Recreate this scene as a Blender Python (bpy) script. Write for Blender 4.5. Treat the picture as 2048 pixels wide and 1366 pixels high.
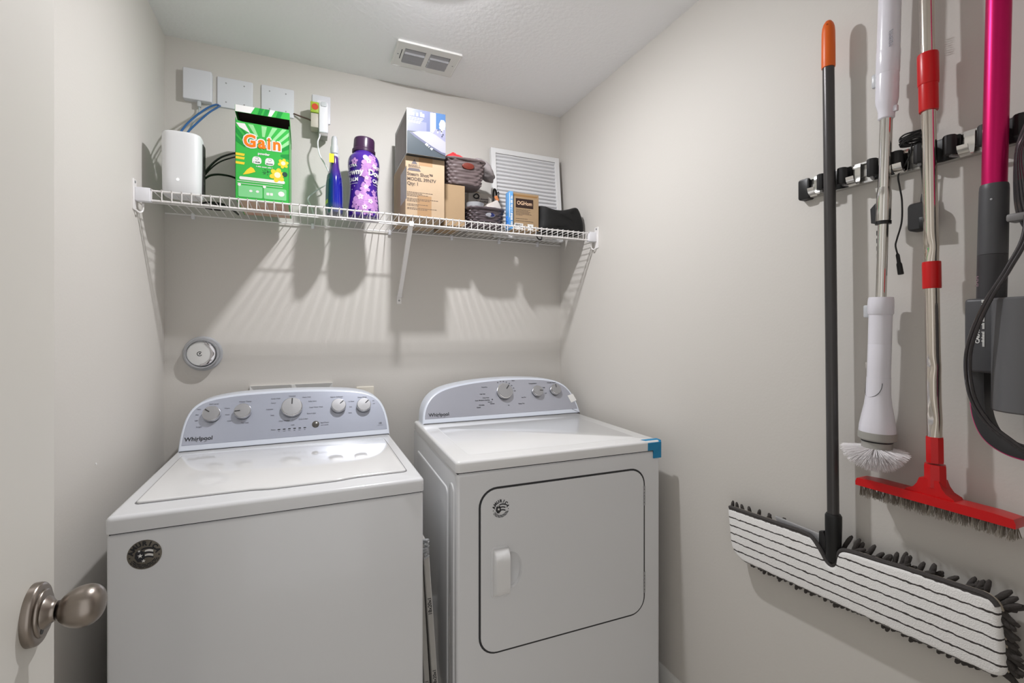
import bpy, bmesh, math, random
from mathutils import Vector, Matrix
random.seed(7)
for _o in list(bpy.data.objects): bpy.data.objects.remove(_o)
scene = bpy.context.scene
COL = scene.collection
R = math.radians

# ------------------------------------------------------------------ camera, world, light, exposure
cam_d = bpy.data.cameras.new('camera'); cam = bpy.data.objects.new('camera', cam_d); COL.objects.link(cam)
cam_d.sensor_width = 36.0; cam_d.lens = 934.0/2048*36; cam_d.shift_y = -23.0/2048; cam_d.clip_start = 0.01
cam.location = (0, 0, 1.33); cam.rotation_euler = (R(90), 0, -math.atan(409/934.0))
scene.camera = cam
world = bpy.data.worlds.new('world'); scene.world = world; world.use_nodes = True
bg = world.node_tree.nodes['Background']; bg.inputs[0].default_value = (1.0, 0.99, 0.98, 1); bg.inputs[1].default_value = 0.7
BULB = 1330.0            # ceiling light strength (its builder is below)
scene.view_settings.view_transform = 'Standard'; scene.view_settings.look = 'None'
scene.view_settings.gamma = 1; scene.view_settings.use_curve_mapping = False
scene.view_settings.exposure = 0.42

# ------------------------------------------------------------------ materials
def lin(c):
    return tuple(((x/255.0)/12.92 if x/255.0 <= .04045 else ((x/255.0+.055)/1.055)**2.4) for x in c)
MATS = {}
def mat(name, rgb, rough=.5, metal=0, bump=0, bscale=200, bdist=.001, var=0, vscale=8, trans=0, ior=1.45, emit=0, coat=0, spec=.5, rgb2=None, alpha=1):
    if name in MATS: return MATS[name]
    m = bpy.data.materials.new(name); m.use_nodes = True; MATS[name] = m
    nt = m.node_tree; b = nt.nodes['Principled BSDF']; c = lin(rgb)+(1,)
    b.inputs['Base Color'].default_value = c; b.inputs['Roughness'].default_value = rough; b.inputs['Metallic'].default_value = metal
    b.inputs['IOR'].default_value = ior; b.inputs['Transmission Weight'].default_value = trans
    b.inputs['Coat Weight'].default_value = coat; b.inputs['Specular IOR Level'].default_value = spec
    if emit: b.inputs['Emission Color'].default_value = c; b.inputs['Emission Strength'].default_value = emit
    tc = nt.nodes.new('ShaderNodeTexCoord')
    if bump:
        n = nt.nodes.new('ShaderNodeTexNoise'); n.inputs['Scale'].default_value = bscale; n.inputs['Detail'].default_value = 3
        nt.links.new(tc.outputs['Object'], n.inputs['Vector'])
        bp = nt.nodes.new('ShaderNodeBump'); bp.inputs['Strength'].default_value = bump; bp.inputs['Distance'].default_value = bdist
        nt.links.new(n.outputs['Fac'], bp.inputs['Height']); nt.links.new(bp.outputs['Normal'], b.inputs['Normal'])
    if var or rgb2:
        n = nt.nodes.new('ShaderNodeTexNoise'); n.inputs['Scale'].default_value = vscale; n.inputs['Detail'].default_value = 4
        nt.links.new(tc.outputs['Object'], n.inputs['Vector'])
        mx = nt.nodes.new('ShaderNodeMix'); mx.data_type = 'RGBA'
        c2 = lin(rgb2)+(1,) if rgb2 else tuple(x*(1-var) for x in c[:3])+(1,)
        mx.inputs[6].default_value = c; mx.inputs[7].default_value = c2
        nt.links.new(n.outputs['Fac'], mx.inputs[0]); nt.links.new(mx.outputs[2], b.inputs['Base Color'])
    return m
def ramp_mat(name, axis, stops, rough=.4, scale=1.0, off=0.0, coat=0):
    """colour that runs along one object axis (the thing's own print or moulded colour)"""
    if name in MATS: return MATS[name]
    m = bpy.data.materials.new(name); m.use_nodes = True; MATS[name] = m
    nt = m.node_tree; b = nt.nodes['Principled BSDF']; b.inputs['Roughness'].default_value = rough; b.inputs['Coat Weight'].default_value = coat
    tc = nt.nodes.new('ShaderNodeTexCoord'); sp = nt.nodes.new('ShaderNodeSeparateXYZ'); nt.links.new(tc.outputs['Object'], sp.inputs[0])
    ma = nt.nodes.new('ShaderNodeMath'); ma.operation = 'MULTIPLY_ADD'; ma.inputs[1].default_value = scale; ma.inputs[2].default_value = off
    nt.links.new(sp.outputs[axis], ma.inputs[0])
    rp = nt.nodes.new('ShaderNodeValToRGB'); nt.links.new(ma.outputs[0], rp.inputs[0])
    el = rp.color_ramp.elements
    while len(el) < len(stops): el.new(.5)
    for e, (p, c) in zip(el, stops): e.position = p; e.color = lin(c)+(1,)
    nt.links.new(rp.outputs[0], b.inputs['Base Color'])
    return m

WALL = mat('wall_paint', (209,205,199), .62, bump=.12, bscale=140, bdist=.002)
CEIL = mat('ceiling_paint', (243,243,244), .75, bump=.3, bscale=60, bdist=.004)
TRIMW = mat('trim_white', (228,227,224), .35)
DOORM = mat('door_paint', (216,213,206), .45)
FLOORM = mat('floor_vinyl', (206,200,191), .5, var=.25, vscale=14)
ENAMEL = mat('white_enamel', (226,227,229), .22, coat=.3)
LIDM = mat('glossy_lid', (232,232,232), .10, coat=.8)
SEAM = mat('dark_seam', (52,52,54), .6)
TRIMB = mat('console_trim', (214,220,231), .25, coat=.3)
FACEM = mat('console_face', (178,183,197), .24, metal=.35, coat=.3)
FACED = mat('console_face_dryer', (172,174,184), .26, metal=.35, coat=.3)
CHROME = mat('chrome', (222,220,216), .12, metal=1)
SATIN = mat('satin_grey', (160,160,162), .42, metal=.5)
NICKEL = mat('brushed_nickel', (150,141,133), .3, metal=1, bump=.05, bscale=300)
INK = mat('print_black', (38,38,42), .5)
INKG = mat('print_grey', (108,110,120), .5)
BLACK = mat('black_plastic', (22,22,23), .4)
BLACKS = mat('black_satin', (30,29,30), .55)
WHITEP = mat('white_plastic', (232,232,236), .3)
WHITEPL = mat('white_plate', (222,223,228), .35)
PAPER = mat('white_paper', (228,227,224), .7)
WIRE = mat('white_vinyl_wire', (232,229,227), .35)
CARD = mat('cardboard', (166,140,108), .8, var=.12, vscale=20, bump=.1, bscale=90)
CARDL = mat('cardboard_light', (178,155,128), .8, var=.08, vscale=20, bump=.1, bscale=90)
CARDT = mat('packing_tape', (160,128,94), .4, coat=.15)
RED = mat('red_plastic', (203,16,20), .32)
GREYD = mat('dark_grey_plastic', (74,74,77), .42)

# ------------------------------------------------------------------ geometry helpers
def cr(pts, n=8, closed=False):
    """Catmull-Rom samples through pts"""
    P = [Vector(p) for p in pts]; out = []; N = len(P)
    rng = range(N if closed else N-1)
    for i in rng:
        if closed: p0, p1, p2, p3 = P[(i-1) % N], P[i], P[(i+1) % N], P[(i+2) % N]
        else:
            p1, p2 = P[i], P[i+1]; p0 = P[i-1] if i else p1*2-p2; p3 = P[i+2] if i+2 < N else p2*2-p1
        for k in range(n):
            t = k/n
            out.append(0.5*((2*p1)+(p2-p0)*t+(2*p0-5*p1+4*p2-p3)*t*t+(3*p1-p0-3*p2+p3)*t**3))
    if not closed: out.append(P[-1])
    return out
def chaikin(o, it=2):
    for _ in range(it):
        q = [o[0]]
        for a, b in zip(o[:-1], o[1:]):
            q += [(a[0]*.75+b[0]*.25, a[1]*.75+b[1]*.25), (a[0]*.25+b[0]*.75, a[1]*.25+b[1]*.75)]
        o = q+[o[-1]]
    return o
def rrect(x0, x1, y0, y1, r, n=5):
    o = []
    for cx, cy, a0 in ((x1-r, y1-r, 0), (x0+r, y1-r, 90), (x0+r, y0+r, 180), (x1-r, y0+r, 270)):
        for k in range(n+1):
            a = R(a0+90*k/n); o.append((cx+r*math.cos(a), cy+r*math.sin(a)))
    return o
def circ(cx, cy, rx, ry=None, n=24, a0=0, a1=360):
    ry = rx if ry is None else ry
    m = n if a1-a0 >= 360 else n+1
    return [(cx+rx*math.cos(R(a0+(a1-a0)*k/n)), cy+ry*math.sin(R(a0+(a1-a0)*k/n))) for k in range(m)]
def inset(o, d):
    N = len(o); A = sum(o[i][0]*o[(i+1) % N][1]-o[(i+1) % N][0]*o[i][1] for i in range(N)); s = 1 if A > 0 else -1
    out = []
    for i in range(N):
        a, b, c = Vector(o[i-1]), Vector(o[i]), Vector(o[(i+1) % N])
        e1 = (b-a); e2 = (c-b)
        e1 = e1.normalized() if e1.length > 1e-9 else e2.normalized(); e2 = e2.normalized() if e2.length > 1e-9 else e1
        n1 = Vector((-e1.y, e1.x)); n2 = Vector((-e2.y, e2.x)); n = (n1+n2)
        n = n.normalized() if n.length > 1e-6 else n1
        k = 1/max(.5, n.dot(n1))
        out.append((b.x+s*n.x*d*k, b.y+s*n.y*d*k))
    return out
def basis(ax):
    ax = Vector(ax).normalized(); h = Vector((0, 0, 1)) if abs(ax.z) < .9 else Vector((0, -1, 0))
    u = h.cross(ax).normalized(); v = ax.cross(u); return ax, u, v
_TXT = {}
def text2d(s, size, align='CENTER', off=0.0, spacing=1.0):
    key = (s, size, align, off, spacing)
    if key in _TXT: return _TXT[key]
    cu = bpy.data.curves.new('txt', 'FONT'); cu.body = s; cu.size = size; cu.align_x = align; cu.align_y = 'CENTER'; cu.offset = off; cu.space_character = spacing
    cu.resolution_u = 3; cu.fill_mode = 'FRONT'
    ob = bpy.data.objects.new('txt', cu); COL.objects.link(ob)
    bpy.context.view_layer.update()
    me = bpy.data.meshes.new_from_object(ob.evaluated_get(bpy.context.evaluated_depsgraph_get()))
    v = [(p.co.x, p.co.y) for p in me.vertices]; f = [tuple(p.vertices) for p in me.polygons]
    bpy.data.objects.remove(ob); bpy.data.meshes.remove(me); bpy.data.curves.remove(cu)
    _TXT[key] = (v, f); return v, f
def fY(x0, y0, z0):            # a face that looks towards -Y
    return lambda a, b, d=0: (x0+a, y0-d, z0+b)
def fX(x0, y0, z0):            # a face that looks towards -X
    return lambda a, b, d=0: (x0-d, y0-a, z0+b)
def fZ(x0, y0, z0):            # a face that looks up
    return lambda a, b, d=0: (x0+a, y0+b, z0+d)
def fC(x0, y0, z0, tilt):      # a console face, leaning back by tilt degrees
    t = R(tilt); s, c = math.sin(t), math.cos(t)
    return lambda a, b, d=0: (x0+a, y0+b*s-d*c, z0+b*c+d*s)
def xform(M, f): return lambda a, b, d=0: tuple(M @ Vector(f(a, b, d)))

class G:
    def __init__(s): s.v = []; s.f = []
    def add(s, v, f):
        n = len(s.v); s.v += [tuple(p) for p in v]; s.f += [tuple(i+n for i in q) for q in f]; return s
    def box(s, x0, x1, y0, y1, z0, z1, bev=0, seg=2, M=None):
        bm = bmesh.new(); bmesh.ops.create_cube(bm, size=1)
        for v in bm.verts: v.co = Vector((x0+(v.co.x+.5)*(x1-x0), y0+(v.co.y+.5)*(y1-y0), z0+(v.co.z+.5)*(z1-z0)))
        if bev: bmesh.ops.bevel(bm, geom=bm.edges[:], offset=bev, segments=seg, profile=.5, affect='EDGES')
        if M is not None: bmesh.ops.transform(bm, matrix=M, verts=bm.verts)
        bm.verts.index_update()
        s.add([v.co for v in bm.verts], [[v.index for v in f.verts] for f in bm.faces]); bm.free(); return s
    def tube(s, pts, r, n=8, cap=True, closed=False, flat=None):
        P = [Vector(p) for p in pts]; N = len(P); rr = r if isinstance(r, (list, tuple)) else [r]*N
        vs = []; fs = []; u = None
        for i in range(N):
            a = P[(i-1) % N] if (closed or i) else P[0]; b = P[(i+1) % N] if (closed or i < N-1) else P[-1]
            t = (b-a); t = t.normalized() if t.length > 1e-9 else Vector((0, 0, 1))
            if u is None: _, u, w = basis(t)
            u = (u-t*u.dot(t)); u = u.normalized() if u.length > 1e-6 else basis(t)[1]; w = t.cross(u)
            for k in range(n):
                q = 2*math.pi*k/n; vs.append(P[i]+u*(rr[i]*math.cos(q))+w*(rr[i]*(flat or 1)*math.sin(q)))
        for i in range(N if closed else N-1):
            for k in range(n):
                j = ((i+1) % N); fs.append((i*n+k, i*n+(k+1) % n, j*n+(k+1) % n, j*n+k))
        if cap and not closed: fs.append(tuple(range(n))); fs.append(tuple(range((N-1)*n, N*n)))
        return s.add(vs, fs)
    def lathe(s, prof, o=(0, 0, 0), axis=(0, 0, 1), n=32, sx=1.0, sy=1.0, mod=None, cap=True):
        ax, u, w = basis(axis); o = Vector(o); vs = []; fs = []
        for (r, h) in prof:
            for k in range(n):
                q = 2*math.pi*k/n; rr = r*(mod(q, h) if mod else 1)
                vs.append(o+ax*h+u*(rr*sx*math.cos(q))+w*(rr*sy*math.sin(q)))
        N = len(prof)
        for i in range(N-1):
            for k in range(n): fs.append((i*n+k, i*n+(k+1) % n, (i+1)*n+(k+1) % n, (i+1)*n+k))
        if cap: fs.append(tuple(range(n))); fs.append(tuple(range((N-1)*n, N*n)))
        return s.add(vs, fs)
    def loops(s, L, cap0=True, cap1=True):
        n = len(L[0]); vs = [p for l in L for p in l]; fs = []
        for i in range(len(L)-1):
            for k in range(n): fs.append((i*n+k, i*n+(k+1) % n, (i+1)*n+(k+1) % n, (i+1)*n+k))
        if cap0: fs.append(tuple(range(n)))
        if cap1: fs.append(tuple(range((len(L)-1)*n, len(L)*n)))
        return s.add(vs, fs)
    def slab(s, o, f, d0, d1, bev=0, seg=3):
        L = [[f(a, b, d0) for a, b in o]]
        if bev:
            for k in range(seg+1):
                q = math.pi/2*k/seg; oi = inset(o, bev*(1-math.cos(q))) if k else o
                L.append([f(a, b, d1-bev+bev*math.sin(q)) for a, b in oi])
        else: L.append([f(a, b, d1) for a, b in o])
        return s.loops(L)
    def flat(s, o, f, d=.0005):
        return s.add([f(a, b, d) for a, b in o], [tuple(range(len(o)))])
    def text(s, t, size, f, x=0, y=0, d=.0006, align='CENTER', off=0.0, rot=0, spacing=1.0, sx=1.0):
        v, q = text2d(t, size, align, off, spacing); c, n = math.cos(R(rot)), math.sin(R(rot))
        return s.add([f(x+a*sx*c-b*n, y+a*sx*n+b*c, d) for a, b in v], q)
    def ball(s, c, rx, ry=None, rz=None, n=16, m=10):
        ry = rx if ry is None else ry; rz = rx if rz is None else rz; vs = []; fs = []
        for i in range(1, m):
            p = math.pi*i/m
            for k in range(n):
                q = 2*math.pi*k/n; vs.append((c[0]+rx*math.sin(p)*math.cos(q), c[1]+ry*math.sin(p)*math.sin(q), c[2]+rz*math.cos(p)))
        for i in range(m-2):
            for k in range(n): fs.append((i*n+k, i*n+(k+1) % n, (i+1)*n+(k+1) % n, (i+1)*n+k))
        t = len(vs); vs += [(c[0], c[1], c[2]+rz), (c[0], c[1], c[2]-rz)]
        for k in range(n): fs.append((t, k, (k+1) % n)); fs.append((t+1, (m-2)*n+(k+1) % n, (m-2)*n+k))
        return s.add(vs, fs)
    def build(s, name, m, parent=None, smooth=35, loc=None, recalc=True, **props):
        me = bpy.data.meshes.new(name); o = bpy.data.objects.new(name, me); COL.objects.link(o)
        if parent is not None:
            r = parent
            while r.parent: r = r.parent
            off = r.location.copy(); o.parent = parent
            p = parent
            while p.parent: off = off+p.location; p = p.parent
        else:
            if loc is None:
                xs = [v[0] for v in s.v]; ys = [v[1] for v in s.v]; zs = [v[2] for v in s.v]
                loc = ((min(xs)+max(xs))/2, (min(ys)+max(ys))/2, min(zs))
            off = Vector(loc); o.location = loc
        me.from_pydata([tuple(Vector(v)-off) for v in s.v], [], s.f)
        if recalc:
            bm = bmesh.new(); bm.from_mesh(me); bmesh.ops.recalc_face_normals(bm, faces=bm.faces); bm.to_mesh(me); bm.free()
        me.materials.append(m)
        if smooth:
            me.polygons.foreach_set('use_smooth', [True]*len(me.polygons)); me.set_sharp_from_angle(angle=R(smooth))
        for k, v in props.items(): o[k] = v
        return o
def thing(name, loc, label, cat, group=None):
    o = bpy.data.objects.new(name, None); COL.objects.link(o); o.location = loc; o.empty_display_size = .05
    o['label'] = label; o['category'] = cat
    if group: o['group'] = group
    return o
def single(g, name, m, label, cat, group=None, smooth=35):
    o = g.build(name, m, smooth=smooth); o['label'] = label; o['category'] = cat
    if group: o['group'] = group
    return o
def dupe(o, loc=None, parent=None):
    c = o.copy(); COL.objects.link(c)
    if loc is not None: c.location = loc
    if parent is not None: c.parent = parent
    return c

def blocks(g, f, x, y, w, h, d=.0008, rot=0, seed=1, lw=.62):
    """a line of print too small to read: letter-sized marks along a baseline starting at (x, y)"""
    rn = random.Random(seed); c, s = math.cos(R(rot)), math.sin(R(rot)); a = 0
    while a < w-h*lw*.5:
        q = h*lw*rn.uniform(.6, 1.1); t = h*rn.choice((1, 1, .72, .72, .72))
        if rn.random() > .14:
            g.flat([(x+p*c-b*s, y+p*s+b*c) for p, b in ((a, 0), (a+q*.8, 0), (a+q*.8, t), (a, t))], f, d)
        a += q
    return g

# ------------------------------------------------------------------ room shell
XL, XR, YB, YF, ZC = -.4919, 1.2059, 2.13, .13, 2.438
def struct(g, name, m, smooth=None):
    o = g.build(name, m, smooth=smooth); o['kind'] = 'structure'; return o
struct(G().box(XL-.1, XR+.1, -.9, YB+.1, -.05, 0), 'floor', FLOORM)
struct(G().box(XL-.1, XR+.1, .02, YB+.1, ZC, ZC+.06), 'ceiling', CEIL)
struct(G().box(XL-.1, XR+.1, YB, YB+.1, 0, ZC), 'wall_back', WALL)
struct(G().box(XL-.1, XL, .02, YB, 0, ZC), 'wall_left', WALL)
struct(G().box(XR, XR+.1, .02, YB, 0, ZC), 'wall_right', WALL)
struct(G().box(XL, -.345, .02, YF, 0, ZC).box(.46, XR, .02, YF, 0, ZC).box(-.345, .46, .02, YF, 2.06, ZC), 'wall_front', WALL)
def baseboard(g, name): struct(g, name, TRIMW, 40)
def bb_prof(g, p, q, nx, ny):
    prof = [(0, 0), (.014, 0), (.014, .066), (.011, .073), (.011, .078), (.006, .088), (0, .09)]
    g.loops([[(c[0]+nx*a, c[1]+ny*a, b) for a, b in prof] for c in (p, q)]); return g
baseboard(bb_prof(G(), (XR, YF), (XR, YB), -1, 0), 'baseboard_right')
baseboard(bb_prof(G(), (XL, YF), (XL, YB), 1, 0), 'baseboard_left')
baseboard(bb_prof(G(), (XL+.015, YB), (XR-.015, YB), 0, -1), 'baseboard_back')
struct(G().box(.462, .52, YF, YF+.012, 0, 2.06, .003).box(-.345, .52, YF, YF+.012, 2.062, 2.12, .003), 'trim_1', TRIMW)

# ------------------------------------------------------------------ door leaf standing open along the left wall
DX = -.337
door = G().box(DX-.035, DX, .14, .889, .012, 2.045, .0015, 1).build('door_1', DOORM, smooth=None); door['kind'] = 'structure'
KY, KZ = .829, .949
ros = G()
ros.slab(circ(0, 0, .0335, .0405, 40), lambda a, b, d=0: (DX+d, KY+a, KZ+b), 0, .011, .005)
ro = ros.build('rosette', NICKEL, door)
G().slab(circ(0, 0, .0255, .031, 40), lambda a, b, d=0: (DX+d, KY+a, KZ+b), .0105, .0145, .003).build('rosette_step', NICKEL, ro)
G().slab(circ(-.012, -.018, .0042, n=14), lambda a, b, d=0: (DX+d, KY+a, KZ+b), .0140, .0149).build('privacy_hole', BLACK, ro, smooth=None)
G().lathe([(.0215, .013), (.0195, .017), (.0145, .021), (.0125, .024), (.0125, .026)], (DX, KY, KZ), (1, 0, 0), 32).build('neck', NICKEL, door)
kn = [(0.0001, .0255)]
for k in range(1, 22):
    t = k/21; q = math.pi*t
    kn.append((.0285*math.sin(q)**.85*(0.80+.2*math.sin(q*.5)**2+.08*t), .0255+.052*(1-math.cos(q))/2))
kn[0] = (.0122, .0255)
G().lathe(kn, (DX, KY, KZ), (1, 0, 0), 40, sx=1.0, sy=1.0).build('knob', NICKEL, door, smooth=60)
G().box(DX-.034, DX-.001, .8888, .8895, KZ-.03, KZ+.03).build('latch_plate', NICKEL, door, smooth=None)
single(G().lathe([(.0001, 0), (.003, .0005), (.0022, .002), (.0001, .0025)], (XL, 1.507, .991), (1, 0, 0), 10).box(XL, XL+.003, 1.503, 1.507, .989, .9905), 'wall_nick', PAPER,
       'tiny white nick standing out on the left wall near the washer', 'mark')

# ------------------------------------------------------------------ flush ceiling light (just above the top of the photo)
LX, LY = .365, 1.385
lamp = thing('ceiling_lamp', (LX, LY, 2.40), 'flush white ceiling light with a small round glowing lens', 'lamp')
G().lathe([(.031, 0), (.098, 0), (.098, -.004), (.090, -.010), (.050, -.014), (.031, -.014)], (LX, LY, ZC), n=48, cap=False).build('trim_ring', TRIMW, lamp)
G().lathe([(.031, -.0136), (.0305, -.0158), (.026, -.0180), (.016, -.0200), (.007, -.0208), (.0001, -.021)], (LX, LY, ZC), n=40).build('lens', mat('lens_glow', (252,252,255), emit=BULB), lamp, smooth=180)

# ------------------------------------------------------------------ ceiling vent
VX0, VX1, VY0, VY1 = .317, .570, 1.800, 1.972
vent = thing('ceiling_vent', ((VX0+VX1)/2, (VY0+VY1)/2, ZC-.012), 'white metal louvred air vent set in the ceiling', 'vent')
fv = lambda a, b, d=0: (a, b, ZC-d)
fr = G()
ix0, ix1, iy0, iy1 = VX0+.034, VX1-.036, VY0+.038, VY1-.036
xm = (ix0+ix1)/2
for (a0, a1, b0, b1) in ((VX0, VX1, VY0, iy0), (VX0, VX1, iy1, VY1), (VX0, ix0, iy0, iy1), (ix1, VX1, iy0, iy1), (xm-.009, xm+.009, iy0, iy1)):
    fr.box(a0, a1, b0, b1, ZC-.007, ZC-.0005)
fr.build('frame', TRIMW, vent, smooth=None)
rim = G()
for (a0, a1, b0, b1) in ((VX0, VX1, VY0-.002, VY0+.004), (VX0, VX1, VY1-.004, VY1+.002), (VX0-.002, VX0+.004, VY0, VY1), (VX1-.004, VX1+.002, VY0, VY1)): rim.box(a0, a1, b0, b1, ZC-.0085, ZC, .0015, 1)
rim.build('rim', TRIMW, vent)
G().box(ix0, ix1, iy0, iy1, ZC-.0012, ZC-.0004).build('duct_opening', mat('duct_grey', (150,150,152), .6), vent, smooth=None)
sl = None
for cx0, cx1 in ((ix0, xm-.009), (xm+.009, ix1)):
    for k in range(4):
        y = iy0+.012+(iy1-iy0-.012)*(k+.5)/4
        M = Matrix.Translation((0, y, ZC-.006)) @ Matrix.Rotation(R(-33), 4, 'X')
        G().box(cx0+.0015, cx1-.0015, -.0095, .0095, -.0006, .0006, M=M).build('slat', mat('slat_grey', (176,176,180), .45), vent, smooth=None)
G().box(VX0+.022, VX0+.025, iy0+.012, iy1-.02, ZC-.0076, ZC-.0069).build('lever_slot', BLACK, vent, smooth=None)
for sx_ in (VX0+.013, VX1-.016): G().lathe([(.0001, .0082), (.003, .0078), (.0035, .0068)], (sx_, (VY0+VY1)/2, ZC), (0, 0, -1), 10).build('screw', SATIN, vent)

# ------------------------------------------------------------------ fittings on the back wall
def plate(x0, x1, z0, z1, label, d=.006, screws=True, cat='wall plate'):
    r = thing('wall_plate', ((x0+x1)/2, YB, z0), label, cat, 'plates on the back wall')
    G().slab(rrect(x0, x1, z0, z1, .004, 3), lambda a, b, q=0: (a, YB-q, b), 0, d, min(.003, d*.5)).build('cover', WHITEPL, r)
    if screws:
        for (a, b) in ((x0+.03, z1-.022), (x1-.03, z1-.022), (x0+.03, z0+.022), (x1-.03, z0+.022)):
            G().lathe([(.0028, 0), (.0028, d+.0005), (.001, d+.0009)], (a, YB, b), (0, -1, 0), 10).build('screw', SATIN, r)
    return r
p1 = plate(-.430, -.337, 2.204, 2.321, 'square white wall box nearest the left corner, grey data jack below it', .026, False)
p2 = plate(-.322, -.2, 2.200, 2.318, 'square white blank wall plate with blue cables at its lower left', .007)
p3 = plate(-.1705, -.051, 2.202, 2.318, 'square white blank wall plate above the green detergent box', .007)
# data plug below the first box
pj = thing('data_cable', (-.379, 2.11, 2.08), 'pale grey data cable plugged in under the wall box', 'cable')
G().box(-.385, -.373, 2.108, 2.122, 2.182, 2.2035, .002).build('plug', mat('pale_grey_plastic', (196,200,202), .4), pj)
G().tube(cr([(-.379, 2.115, 2.184), (-.380, 2.113, 2.165), (-.386, 2.09, 2.13), (-.395, 2.03, 2.06), (-.400, 1.96, 1.99), (-.395, 1.91, 1.955)]), .0024).build('cord', mat('pale_grey_cable', (178,186,190), .5), pj)
BLUEC = mat('blue_cable', (40,92,146), .4)
single(G().tube(cr([(-.318, 2.12, 2.205), (-.325, 2.09, 2.190), (-.345, 2.05, 2.155), (-.378, 1.99, 2.085), (-.398, 1.95, 2.03), (-.405, 1.905, 1.975), (-.402, 1.90, 1.93)]), .0034), 'network_cable', BLUEC,
       'upper blue network cable arching from wall plate to the white router', 'cable', 'blue network cables')
single(G().tube(cr([(-.312, 2.12, 2.202), (-.318, 2.09, 2.18), (-.338, 2.05, 2.14), (-.366, 1.99, 2.07), (-.384, 1.95, 2.02), (-.390, 1.905, 1.97), (-.388, 1.90, 1.93)]), .0034), 'network_cable', BLUEC,
       'lower blue network cable arching from wall plate to the white router', 'cable', 'blue network cables')
# outlet with chargers
ot = thing('power_outlet', (.053, YB, 2.2), 'white power outlet plate with two chargers plugged in', 'outlet')
G().slab(rrect(.0175, .0895, 2.2015, 2.3175, .004, 3), lambda a, b, q=0: (a, YB-q, b), 0, .006, .003).build('cover', WHITEPL, ot)
G().slab(rrect(.037, .07, 2.267, 2.296, .008, 4), lambda a, b, q=0: (a, YB-q, b), .005, .0075).build('socket', WHITEP, ot)
for a in (.047, .06): G().box(a-.001, a+.001, YB-.0078, YB-.007, 2.276, 2.286).build('socket_slot', BLACK, ot, smooth=None)
ch = thing('charger', (.058, 2.09, 2.135), 'tall white charger block plugged into the wall outlet', 'charger')
G().box(.042, .078, 2.058, 2.123, 2.137, 2.263, .006, 3).build('body', WHITEP, ch)
G().slab(rrect(.049, .072, 2.243, 2.262, .006, 3), fY(0, 2.0583, 0), 0, .003, .0015).build('swivel_cap', mat('pale_grey_plastic', (196,200,202), .4), ch)
G().box(.044, .076, 2.062, 2.118, 2.125, 2.139, .003).build('base', mat('mid_grey_plastic', (160,156,152), .5), ch)
G().tube(cr([(.046, 2.075, 2.15), (.0455, 2.06, 2.12), (.038, 2.055, 2.09), (.046, 2.055, 2.042), (.068, 2.05, 2.0), (.082, 2.055, 1.965), (.072, 2.08, 1.935), (.034, 2.09, 1.905), (.002, 2.085, 1.868), (.014, 2.06, 1.83), (.028, 2.03, 1.775)]), .0026).build('cord', WHITEP, ch)
c2 = thing('charger', (.03, 2.08, 2.15), 'small beige charger with green and red sticker beside the white block', 'charger')
G().box(.012, .0405, 2.062, 2.118, 2.155, 2.215, .003).build('body', mat('beige_plastic', (190,184,170), .5), c2)
stk = G().box(.011, .0415, 2.055, 2.11, 2.213, 2.256, .002).build('sticker_head', mat('sticker_green', (122,178,40), .5, rgb2=(190,190,60), vscale=40), c2)
G().slab(circ(.028, 2.236, .0125, n=20), fY(0, 2.055, 0), 0, .0012).build('red_disc', mat('sticker_red', (200,66,24), .5), stk, smooth=None)
G().tube(cr([(-.052, 2.122, 2.2205), (-.02, 2.11, 2.208), (.012, 2.09, 2.192), (.026, 2.085, 2.178), (.030, 2.08, 2.163)]), .0032).build('cord', mat('brown_cord', (96,76,66), .5), c2)
# round clear fitting
rf = thing('round_fitting', (-.371, YB, 1.17), 'round clear plastic fitting with white disc on the back wall', 'fitting')
CLEAR = mat('clear_plastic', (245,247,250), .06, trans=.92, ior=1.35)
fcx, fcz = -.369, 1.2395
G().lathe([(.066, 0), (.0665, .004), (.063, .0085), (.058, .010), (.05, .007)], (fcx, YB, fcz), (0, -1, 0), 48).build('flange', mat('clear_flange', (226,228,232), .1, trans=.35, ior=1.3), rf)
G().lathe([(.0565, .008), (.0575, .030), (.055, .036), (.051, .036), (.0505, .031), (.0505, .008)], (fcx, YB, fcz), (0, -1, 0), 48, cap=False).build('clear_rim', mat('clear_rim_m', (235,236,240), .05, trans=.6, ior=1.4), rf)
G().lathe([(.0001, .031), (.03, .031), (.044, .027), (.05, .012)], (fcx-.004, YB, fcz), (0, -1, 0), 48).build('white_disc', mat('fitting_white', (224,224,222), .35), rf)
cg = G()
o1 = circ(0, 0, .047, n=20, a0=-95, a1=75); o2 = circ(-.012, .002, .042, n=20, a0=-80, a1=58)[::-1]
cg.slab(o1+o2, lambda a, b, d=0: (fcx+a, YB-d, fcz+b), .024, .034, .003)
cg.build('chrome_crescent', mat('mirror_grey', (210,208,212), .08, metal=1), rf)
lg = G(); ff = lambda a, b, d=0: (fcx-.006+a, YB-.0312-d, fcz+b)
lg.slab(circ(0, 0, .009, n=20, a0=40, a1=330)+circ(0, 0, .0068, n=20, a0=40, a1=330)[::-1], ff, 0, .0004)
lg.text('F', .0095, ff, .001, 0, .0005, off=.0006).build('emblem', INK, rf, smooth=None)
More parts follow.
